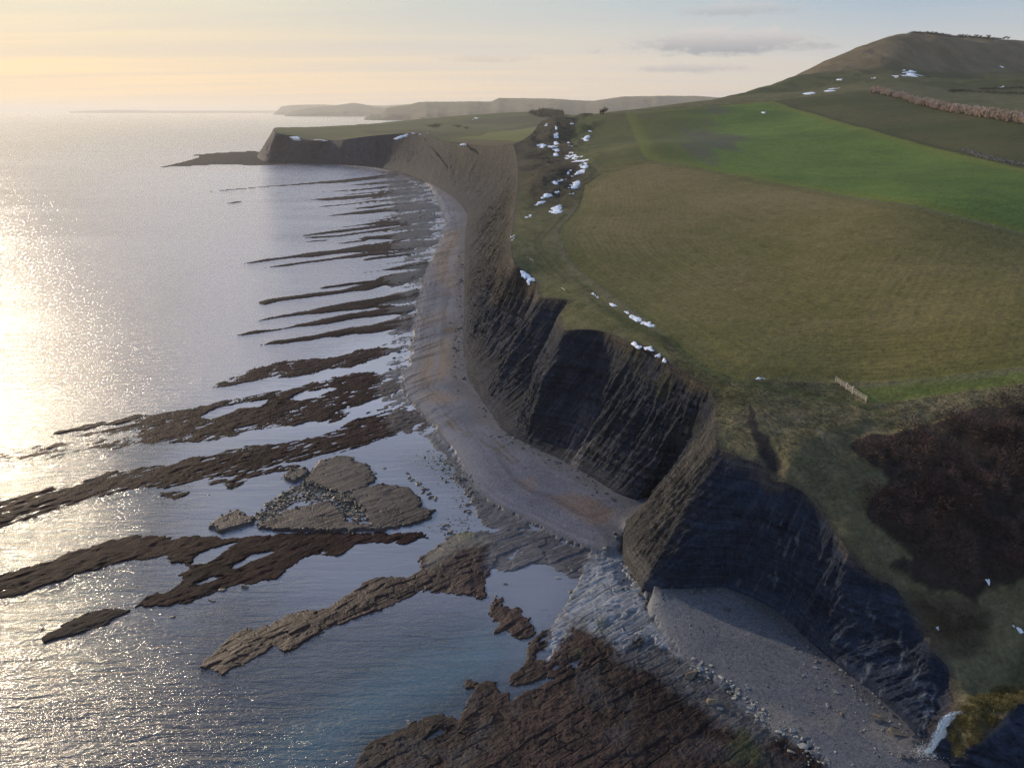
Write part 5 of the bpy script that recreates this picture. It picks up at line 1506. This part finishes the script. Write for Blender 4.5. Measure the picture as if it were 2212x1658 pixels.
def vegetation():
    def thicket(name, poly, dens, r0, hgt, mat, per, dark=1.0, extra=0.0):
        c = fill(poly, dens)
        s = seg_dist(c[:, 0], c[:, 1], poly)
        keep = (rng.random(len(c)) < sstep(-.5, 3, s + 2 * fbm(c[:, 0] / 4, c[:, 1] / 4, 3, 401)))
        c = c[keep & (seg_dist(c[:, 0], c[:, 1], G_PATH4, False) > 1.3)]
        ht = hgt * (.55 + .6 * (fbm(c[:, 0] / 5, c[:, 1] / 5, 3, 402) + .5)) * rng.uniform(.7, 1.2, len(c))
        n = len(c) * per
        i = np.repeat(np.arange(len(c)), per)
        a, rr = rng.uniform(0, 6.28, n), np.sqrt(rng.random(n))
        off = np.stack([np.cos(a) * rr, np.sin(a) * rr], 1) * r0
        zz = near_z(c[:, 0], c[:, 1])[i] + ht[i] * np.sqrt(np.maximum(1 - rr ** 2, 0)) * rng.uniform(.45, 1.0, n) - .1
        b0 = np.column_stack([c[i] + off, zz])
        d = np.column_stack([off * .45, np.full(n, .35)]) + rng.normal(size=(n, 3)) * .22
        tri_soup(name, b0, d, rng.uniform(.05, .16, n), mat, 'stuff')
    big = G_SCRUB[G_SCRUB[:, 0] > -1e9]
    thicket('scrub', big, .13, 1.9, 4.6, M_SCRUB, 230)
    thicket('bracken', G_SCRUB2, 1.0, .8, .9, M_SCRUBT, 40)
    # tussocks on the pale slopes and along the verge
    zone = np.vstack([TOP[I_SPLIT + 18:I_SPLIT + 36], hit([(2040,1400),(2200,1300),(2212,900),(2212,800),(2080,812),(1800,826),(1600,824),(1480,765),(1400,700)])[:, :2]])
    q = fill(zone, 14)
    ok = (sdf(q[:, 0], q[:, 1], G_SCRUB, 5) < -.2) & (seg_dist(q[:, 0], q[:, 1], G_PATH3, False) > .7) & (sdf(q[:, 0], q[:, 1], G_STRIP, 5) < 0)
    ok &= sdf(q[:, 0], q[:, 1], G_BIG, 5) < -.2
    ok &= (sdf(q[:, 0], q[:, 1], G_GULLY, 4) < -.2) & (rng.random(len(q)) < .35 + .75 * (fbm(q[:, 0] / 2.5, q[:, 1] / 2.5, 3, 411) + .3))
    q = q[ok]; i = np.repeat(np.arange(len(q)), 5); n = len(i)
    z = near_z(q[:, 0], q[:, 1])
    b0 = np.column_stack([q[i] + rng.normal(size=(n, 2)) * .09, z[i] - .03])
    d = rng.normal(size=(n, 3)) * [.13, .13, .05] + [0, 0, .22]
    tri_soup('grass', b0, d, rng.uniform(.03, .08, n), M_TUFT, 'stuff')
    # gorse on the knoll
    shapes = []
    for k in range(4):
        r = np.random.default_rng(420 + k); m = 420
        v = r.normal(size=(m, 3)); v /= np.linalg.norm(v, axis=1)[:, None]; v[:, 2] = np.abs(v[:, 2])
        v *= (1 + .35 * r.normal(size=(m, 1))) * .5
        d = v * .35 + r.normal(size=(m, 3)) * .09 + [0, 0, .05]
        s = np.cross(d, r.normal(size=(m, 3))); s /= np.linalg.norm(s, axis=1)[:, None]; s *= .035
        V = np.stack([v - s, v + s, v + d], 1).reshape(-1, 3)
        me = bpy.data.meshes.new('gorse'); me.from_pydata(V.tolist(), [], np.arange(m * 3).reshape(-1, 3).tolist()); me.materials.append(M_GORSE)
        shapes.append(me)
    q = fill(G_KNOLL, 5.0)
    for k, (x, y) in enumerate(q[:140]):
        z = float(near_z(np.array([x]), np.array([y]))[0])
        o = place('gorse_bush', shapes[k % 4], x, y, z + .05, random.uniform(.45, 1.0), random.uniform(0, 6))
        tag(o, 'low olive gorse bush on the sunlit knoll beside the waterfall', 'gorse', 'gorse bushes on the knoll')


# ---- stones
def stones():
    pale = [rock_mesh('boulder', 500 + i, M_ROCKP, f) for i, f in enumerate((.6, .45, .8, .35, .55, .7))]
    dark = [rock_mesh('ledge_stone', 520 + i, M_ROCKD, f) for i, f in enumerate((.30, .25, .4, .35, .5))]
    brown = [rock_mesh('block', 540 + i, M_ROCKB, f, 12) for i, f in enumerate((.45, .35, .55))]

    def at(c, u, v, z=.6):
        x, y = wz(P(c, [(u, v)]), z)[0]
        return x, y, float(shore_z(np.array([x]), np.array([y]))[0])

    def one(name, me, c, u, v, size, label, cat, sq=None, rz=0.0, sink=.12):
        x, y, z = at(c, u, v); z = max(z, -.15)
        s = (size, size * (sq or .8), size * .8)
        o = place(name, me, x, y, z + size * .14 - sink * size * .3, s, rz, .12)
        return tag(o, label, cat)
    # singled out stones
    one('boulder', pale[0], 'C3', 665, 1530, 1.9, 'biggest pale rounded boulder at the lower edge of the right-hand shingle beach', 'boulder')
    one('rock_slab', brown[0], 'C3', 1035, 1452, 2.6, 'long striped brown rock slab lying on the shingle near the waterfall', 'rock', .55, -.5)
    one('rock_slab', brown[1], 'C3', 1150, 1537, 2.7, 'broken brown rock slab just left of the foot of the waterfall', 'rock', .7, -.4)
    one('boulder', pale[3], 'C3', 233, 1345, 1.2, 'square white block below the boulder strip, beside a brown slab', 'boulder')
    one('rock_slab', brown[2], 'C3', 195, 1308, 2.4, 'flat tan-brown slab left of the white square block', 'rock', .8, .3)
    one('rock_slab', brown[1], 'C3', 85, 1165, 2.8, 'large green-brown slab at the upper end of the boulder strip', 'rock', .8, .7)
    one('boulder', pale[1], 'C3', 540, 1461, 1.1, 'pale tilted block at the edge of the shingle above the biggest boulder', 'boulder')
    one('boulder', pale[2], 'C3', 612, 1462, 1.2, 'cream block between the tilted block and the biggest boulder', 'boulder')
    one('boulder', pale[4], 'C3', 605, 1560, 1.2, 'long pale block below left of the biggest boulder', 'boulder', .5, -.6)
    one('boulder', brown[0], 'C2', 925, 683, 1.3, 'lone dark boulder with a pale top standing in the sandy pool', 'boulder')
    one('boulder', dark[4], 'C2', 873, 743, 1.1, 'small black rock in the water beside the end of the weedy reef', 'boulder')
    one('boulder', pale[5], 'C2', 1204, 650, 1.2, 'pale flat stone at the right rim of the sandy pool', 'boulder')
    one('boulder', dark[0], 'C2', 1278, 722, 1.7, 'grey flat stone half sunk at the right side of the sandy pool', 'boulder', .8)
    one('boulder', pale[0], 'C2', 1447, 521, 1.0, 'white boulder at the tip of the shingle beach by the spur foot', 'boulder')
    one('boulder', dark[4], 'L3', 1618, 822, 1.6, 'lone dark boulder in the still pool above the jointed slabs', 'boulder')
    one('boulder', dark[2], 'L6', 1160, 549, 1.2, 'lone brown stone in the channel above the tip of the long reef', 'boulder')
    one('boulder', dark[3], 'L6', 1428, 439, 1.7, 'dark flat stone lying off the weedy ledge in the channel', 'boulder')
    one('boulder', brown[2], 'L6', 1655, 347, 1.8, 'brown angular stone on the water edge of the weedy ledge', 'boulder')
    one('boulder', dark[2], 'L6', 1500, 369, 1.7, 'dark lump on the water edge left of the brown angular stone', 'boulder')
    one('boulder', dark[4], 'L5', 293, 281, 1.1, 'tiny lone dark stone in the lagoon left of the slabs', 'boulder')
    one('mossy_boulder', rock_mesh('mossy_boulder', 560, mat_simple('yellow_moss', (.13, .13, .03), (.24, .21, .06), 3, .9, .1), .9), 'C2', 1625, 655, 3.4, 'yellow-green mossy boulder at the foot of the grey spur', 'boulder')
    # the boulder strip below the right-hand beach
    ln = [(100,1108),(160,1150),(235,1190),(300,1245),(345,1270),(390,1335),(430,1375),(470,1400),(560,1450),(640,1500),(710,1555),(760,1610),(800,1650)]
    c = along(ln, 1.0); n = 0
    while n < 150:
        p = c[random.randrange(len(c))] + rng.normal(size=2) * [26, 20]
        if p[0] > 470 and random.random() < .45:
            continue
        x, y, z = at('C3', *p)
        s = min(.28 + random.expovariate(3.4), 1.3)
        o = place('boulder', pale[n % 6], x, y, max(z, .05) + s * .1, (s, s * random.uniform(.7, 1), s * .8), random.uniform(0, 6), .3)
        tag(o, 'small pale limestone boulder in the strip below the right-hand shingle beach', 'boulder', 'pale boulders below the right-hand beach'); n += 1
    n = 0
    while n < 70:                                          # strays on that beach, near the waterfall
        u = random.uniform(640, 1180); v = 1180 + (u - 640) * .62 + random.gauss(0, 90)
        x, y, z = at('C3', u, v, 1.2)
        if z < .3 or seg_dist(np.array([x]), np.array([y]), wz(BEACH2, .6))[0] < .5:
            n += 1; continue
        s = .22 + random.expovariate(6)
        o = place('stone', (pale + brown)[n % 9], x, y, z + s * .12, (s, s * .8, s * .8), random.uniform(0, 6), .3)
        tag(o, 'stray stone scattered on the right-hand shingle beach', 'stone', 'stray stones on the right-hand beach'); n += 1
    # boulder bank beside the left beach
    ln = [(1790,0),(1860,80),(1920,150),(1985,220),(2040,290),(2055,370),(2030,440),(1990,500),(1900,520)]
    c = along(ln, 1.0); n = 0
    while n < 290:
        p = c[random.randrange(len(c))] + rng.normal(size=2) * [48, 24]
        x, y, z = at('L5', *p, .3)
        s = min(.35 + random.expovariate(3.6), 1.5)
        o = place('ledge_stone', (dark + brown[:1])[n % 6], x, y, max(z, -.1) + s * .10, (s, s * random.uniform(.6, 1), s), random.uniform(0, 6), .35)
        tag(o, 'flat dark stone in the boulder bank between lagoon and left beach', 'stone', 'stones of the boulder bank'); n += 1
    # black weed-hung rocks in a chain
    ln = along([(1640,160),(1690,200),(1740,250),(1790,290),(1840,340)], 12)
    for k, p in enumerate(ln):
        p = p + rng.normal(size=2) * 9
        x, y, z = at('L5', *p, .2)
        o = place('weedy_rock', dark[k % 5], x, y, max(z, -.1) + .15, random.uniform(.8, 1.8), random.uniform(0, 6), .3)
        tag(o, 'black weed-hung rock in the short chain across the still pool', 'rock', 'black rocks across the pool')
    # countless small rubble: around the slabs, on the shelf, along the beaches
    small = [rock_bm(580 + i, .5, 10, .0) for i in range(5)]
    base = []
    for bm in small:
        bmesh.ops.triangulate(bm, faces=bm.faces)
        bm.verts.ensure_lookup_table()
        base.append((np.array([v.co[:] for v in bm.verts]), np.array([[v.index for v in f.verts] for f in bm.faces]))); bm.free()
    def rubble(name, xy, zmin, s0, s1, mat):
        V, Fc, k = [], [], 0
        z = np.maximum(shore_z(xy[:, 0], xy[:, 1]), zmin)
        for i, (x, y) in enumerate(xy):
            v, f = base[i % 5]
            s = min(s0 + random.expovariate(1 / s1), s0 + 4 * s1); a = random.uniform(0, 6.28); ca, sa = math.cos(a), math.sin(a)
            q = v * s
            V.append(np.stack([q[:, 0] * ca - q[:, 1] * sa + x, q[:, 0] * sa + q[:, 1] * ca + y, q[:, 2] + z[i] + s * .12], 1)); Fc.append(f + k); k += len(v)
        kind(mesh_obj(name, np.concatenate(V), np.concatenate(Fc), mat, smooth=False), 'stuff')
    pr = wz(P(*RUBBLE), .3)
    ring = np.vstack([fill(pr, 5.5)] + [along(np.vstack([wz(P(c_, pl), .3), wz(P(c_, pl), .3)[:1]]), .45) + 0 for c_, pl in SLABS])
    ring = ring + rng.normal(size=ring.shape) * .5
    rubble('rubble', ring, -.1, .18, .22, M_ROCKD)
    bank = wz(P('L5', along(ln := [(1790,0),(1860,80),(1920,150),(1985,220),(2040,290),(2055,370),(2030,440),(1990,500),(1900,520),(1800,520)], 1.2)), .3)
    bank = np.repeat(bank, 2, 0); bank = bank + rng.normal(size=bank.shape) * 2.0
    rubble('cobbles', bank, -.1, .14, .12, M_ROCKD)
    shelf = fill(wz(SHELF[1], .3), .07); shelf = shelf[shelf[:, 1] > 0]
    tal = along(FOOT[13:31], .5); tal = tal[rng.random(len(tal)) < .35 + .6 * (fbm(tal[:, 1] / 18, tal[:, 0] * 0, 2, 801) > .05)]; tal = tal + rng.normal(size=tal.shape) * 1.6 - [1.6, .6]
    tal2 = along(FOOT[33:48], .5); tal2 = tal2 + rng.normal(size=tal2.shape) * 1.3 - [1.0, 1.5]
    rubble('talus', np.vstack([shelf, tal, tal2]), .05, .25, .35, mat_simple("grey_shale_blocks", (.075, .073, .08), (.15, .145, .15), 2.0, .85, .1))
    b1 = fill(wz(BEACH1, .6), .12); b2 = fill(wz(BEACH2, .6), 1.0)
    rubble('pebbles', np.vstack([b1[b1[:, 1] < 420], b2]), .2, .10, .10, mat_simple("mixed_beach_stones", (.10, .10, .11), (.32, .31, .31), .6, .85, .05))
    # ruined field wall on the right
    b0 = hit(P('H3', [(1815, 822), (1870, 835), (1940, 862), (2020, 882), (2110, 898), (2230, 920)])); p = along(b0[:, :2], .30)
    V, Fc, k = [], [], 0
    p = np.repeat(p, 4, 0)
    for i, (x, y) in enumerate(p):
        v, f = base[i % 5]; x += random.gauss(0, .9); y += random.gauss(0, 1.0); s = random.uniform(.7, 1.9)
        z = float(near_z(np.array([x]), np.array([y]))[0])
        V.append(v * s + [x, y, z + random.uniform(0, .5)]); Fc.append(f + k); k += len(v)
    tag(mesh_obj('stone_wall', np.concatenate(V), np.concatenate(Fc), mat_simple("lichened_wall_stone", (.05, .05, .045), (.28, .26, .23), .5, .9, .1), smooth=False),
        'tumbled grey stone wall between the green field and the darker field above', 'wall')


# ---- snow lying in the hollows
SNOW = [('H4', s) for s in (
 [(762,188),(775,165),(792,170),(780,192)], [(848,195),(860,195),(866,240),(882,290),(880,300),(838,288),(836,265),(848,240)],
 [(828,327),(870,317),(884,335),(850,344)], [(708,347),(740,338),(778,350),(770,367),(735,370)], [(793,354),(840,348),(874,362),(820,367)],
 [(808,380),(870,373),(882,396),(850,402)], [(833,412),(870,403),(887,430),(838,440)], [(933,396),(1000,398),(1018,415),(960,410)],
 [(942,432),(1000,418),(1042,440),(1037,458),(1092,463),(1104,490),(1128,515),(1100,542),(1050,577),(1000,602),(948,600),(1000,573),(1058,543),(1068,510),(1080,482),(1040,478),(980,482),(958,462)],
 [(928,572),(950,550),(980,546),(972,582),(933,587)], [(838,657),(870,628),(930,610),(948,625),(900,640),(860,663)], [(970,645),(1048,633),(1048,665),(1030,693),(966,700),(978,665)],
 [(960,742),(1018,726),(1012,740),(972,747)], [(838,727),(877,706),(880,725),(855,741)], [(733,772),(760,740),(843,744),(800,768),(745,778)],
 [(688,832),(730,803),(788,791),(760,812),(700,835)], [(796,898),(830,848),(890,822),(908,845),(892,888),(850,903)], [(604,932),(640,910),(666,917),(640,935),(620,941)],
 [(488,1082),(515,1068),(518,1082),(495,1090)], [(493,1107),(515,1089),(518,1105),(500,1115)], [(1098,226),(1130,220),(1145,235),(1110,240)],
 [(1072,286),(1120,263),(1138,270),(1108,293),(1122,322),(1093,312)], [(942,322),(972,316),(967,331)], [(958,349),(992,349),(987,361)], [(967,171),(997,167),(997,175),(970,178)],
 [(568,1370),(590,1367),(642,1408),(673,1430),(657,1457),(638,1470),(643,1445),(618,1417),(588,1392)], [(1133,1546),(1160,1538),(1198,1582),(1170,1577)], [(1278,1626),(1310,1628),(1364,1650),(1320,1653)])] + [
 ('C5', [(1848,666),(1870,662),(1962,713),(2028,754),(2022,768),(1950,733),(1880,693)]), ('C5', [(1878,857),(1910,850),(1958,880),(1930,890)]),
 ('C5', [(1978,886),(2026,878),(2028,904),(2005,908)]), ('C5', [(2043,937),(2072,923),(2067,947)]), ('C5', [(2083,966),(2107,953),(2102,977)]),
 ('C6', [(483,1079),(540,1072),(553,1082),(500,1088)]), ('C6', [(325,1093),(350,1098),(358,1108)]),
 ('H3', [(1428,321),(1456,311),(1462,319)]), ('H3', [(1428,333),(1490,319),(1522,322),(1500,333)]), ('H3', [(1376,369),(1440,349),(1500,336),(1522,350),(1558,362),(1500,368),(1470,353),(1420,363)]),
 ('H3', [(808,466),(877,457),(872,468),(820,472)]), ('H3', [(973,452),(997,423),(992,447)]), ('H3', [(1018,378),(1052,372),(1050,380)]), ('H3', [(1243,367),(1270,361),(1268,368)]), ('H3', [(2048,424),(2082,417),(2087,428)]),
 ('H3', [(2063,291),(2087,287),(2084,302)]), ('H3', [(543,584),(572,585),(555,593)]),
 ('C3', [(1618,672),(1640,668),(1648,690),(1630,697)]), ('C3', [(1355,920),(1375,918),(1372,938),(1358,938)]), ('C3', [(1762,910),(1790,918),(1830,945),(1830,975),(1800,950)])]
SNOWF = [('H2', s) for s in ([(300,345),(330,345),(355,355),(320,357)], [(440,364),(480,363),(534,367),(532,376),(470,374)], [(936,357),(1000,336),(1034,328),(1022,342),(960,363)],
 [(1048,330),(1102,320),(1102,334)], [(1138,321),(1178,329),(1172,342)], [(1350,397),(1400,388),(1408,398),(1358,404)], [(1428,245),(1450,229),(1515,220),(1482,234),(1447,250),(1458,270),(1438,269)])]


def snow():
    V, Fc, k = [], [], 0
    for lst, zf, kw in ((SNOW, near_z, {}), (SNOWF, far_z, dict(y0=850, y1=3300))):
        for c, pl in lst:
            pl = P(c, pl)
            w = hit(pl, zf, **kw)[:, :2]
            if c == 'H3' and w[:, 1].max() - w[:, 1].min() > 400:
                continue
            D = np.hypot(*w.mean(0)); st_ = D * .0007
            lo, hi = w.min(0) - 4 * st_, w.max(0) + 4 * st_
            ext = hi - lo
            nx, ny = int(np.clip(ext[0] / st_, 6, 160)), int(np.clip(ext[1] / (st_ * 2.0), 6, 160))
            X, Y = np.meshgrid(np.linspace(lo[0], hi[0], nx), np.linspace(lo[1], hi[1], ny))
            x, y = X.ravel(), Y.ravel()
            r = min(ext) * .16
            s = seg_dist(x, y, w) - (.25 if zf is near_z else 1.2) * r + r * 2.0 * fbm(x / (r * 1.3 + .3), y / (r * 3 + .6), 5, 601, .65)
            dz = D * .0009 + .05
            z = zf(x, y) + np.clip(s / (r + .1), -1.2, 1) * dz
            f, used = grid_faces(ny, nx, s > -.35 * r)
            if len(f) == 0:
                continue
            V.append(np.stack([x, y, z], 1)[used]); Fc.append(f + k); k += used.sum()
    kind(mesh_obj('snow', np.concatenate(V), np.concatenate(Fc), M_SNOW), 'stuff')


# ---- waterfall over the low cliff
def waterfall():
    m, b = new_mat("falling_white_water")
    p = b.pos()
    n = b.noise(b.mapping(p, scale=(5, 5, .9)), 1.0, 6, .7, .5)
    bs = b.n('ShaderNodeBsdfPrincipled', {'Base Color': b.mix(b.ramp(n, [(.35, 0.0), (.6, 1.0)]), (.45, .46, .44), (.86, .87, .86)), 'Roughness': .55})
    tr = b.n('ShaderNodeBsdfTransparent')
    mx = b.n('ShaderNodeMixShader'); b.set(mx, 0, b.ramp(b.math('ADD', n, b.attr('solid')), [(.52, 0.0), (.72, 1.0)]))
    b.t.links.new(tr.outputs[0], mx.inputs[1]); b.t.links.new(bs.outputs[0], mx.inputs[2])
    o = b.n('ShaderNodeOutputMaterial'); b.t.links.new(mx.outputs[0], o.inputs[0])
    row = [((1500,1345),8.3,.4),((1465,1358),7.9,.6),((1420,1378),7.3,.75),((1392,1415),6.4,.75),((1375,1465),5.2,.8),((1358,1520),3.9,.95),((1335,1565),2.8,1.3),((1290,1585),1.9,1.9),((1240,1603),1.3,2.3),((1190,1635),.8,1.6)]
    C = np.array([[*wz(P('C3', [c]), z)[0], z, w] for c, z, w in row])
    t = np.linspace(0, len(C) - 1, 90)
    c = catmull(C, t)
    V, S = [], []
    for j, v in enumerate(np.linspace(-1, 1, 21)):
        ww = c[:, 3] * v
        bulge = .35 * (1 - v * v)
        ww = ww * 1.8; x = c[:, 0] + ww * .92 + .08 * fbm(t * 2, t * 0 + v * 5, 3, 701); y = c[:, 1] + ww * -.15 - bulge - .12 * fbm(t * 3, t * 0 + v * 7, 3, 702)
        V.append(np.stack([x, y - .35, c[:, 2] + .10 + .15 * bulge + .10 * fbm(t * 2.5, t * 0 + v * 4, 3, 703)], 1)); S.append(.34 - .55 * abs(v) ** 1.7 - .12 * np.clip(t - 6, 0, 3) / 3)
    f, _ = grid_faces(21, 90)
    kind(mesh_obj('waterfall', np.concatenate(V), f, m, {'solid': np.concatenate(S)}), 'structure')
    n = 6000
    q = C[6, :3] + (C[9, :3] - C[6, :3]) * rng.random((n, 1)) + rng.normal(size=(n, 3)) * [1.0, .6, .22] + [0, -.4, .35]
    tri_soup('spray', q, rng.normal(size=(n, 3)) * [.12, .12, .10] + [0, 0, .06], rng.uniform(.02, .06, n), mat_simple('white_spray', (.80, .81, .80), (.88, .88, .87), 1, .6, 0), 'stuff')

# ------------------------------------------------------------------ build: large structure first
ground_mesh()
far_ground_mesh()
cliff_mesh()
shore_mesh()
sea_mesh()
far_hills()

def haze_box():
    m, b = new_mat("sea_haze")
    pv = b.n('ShaderNodeVolumePrincipled', {'Color': (1.0, .94, .86), 'Density': 5e-5, 'Anisotropy': .25})
    o = b.n('ShaderNodeOutputMaterial'); b.t.links.new(pv.outputs[0], o.inputs['Volume'])
    x0, x1, y0, y1, z0, z1 = -170000, 170000, -500, 122000, -5, 300
    V = [(x, y, z) for z in (z0, z1) for y in (y0, y1) for x in (x0, x1)]
    Fc = [(0, 2, 3, 1), (4, 5, 7, 6), (0, 1, 5, 4), (2, 6, 7, 3), (0, 4, 6, 2), (1, 3, 7, 5)]
    kind(mesh_obj('haze', V, Fc, m, smooth=False), 'stuff')



haze_box()
fences()
waterfall()
snow()
trees()
vegetation()
stones()
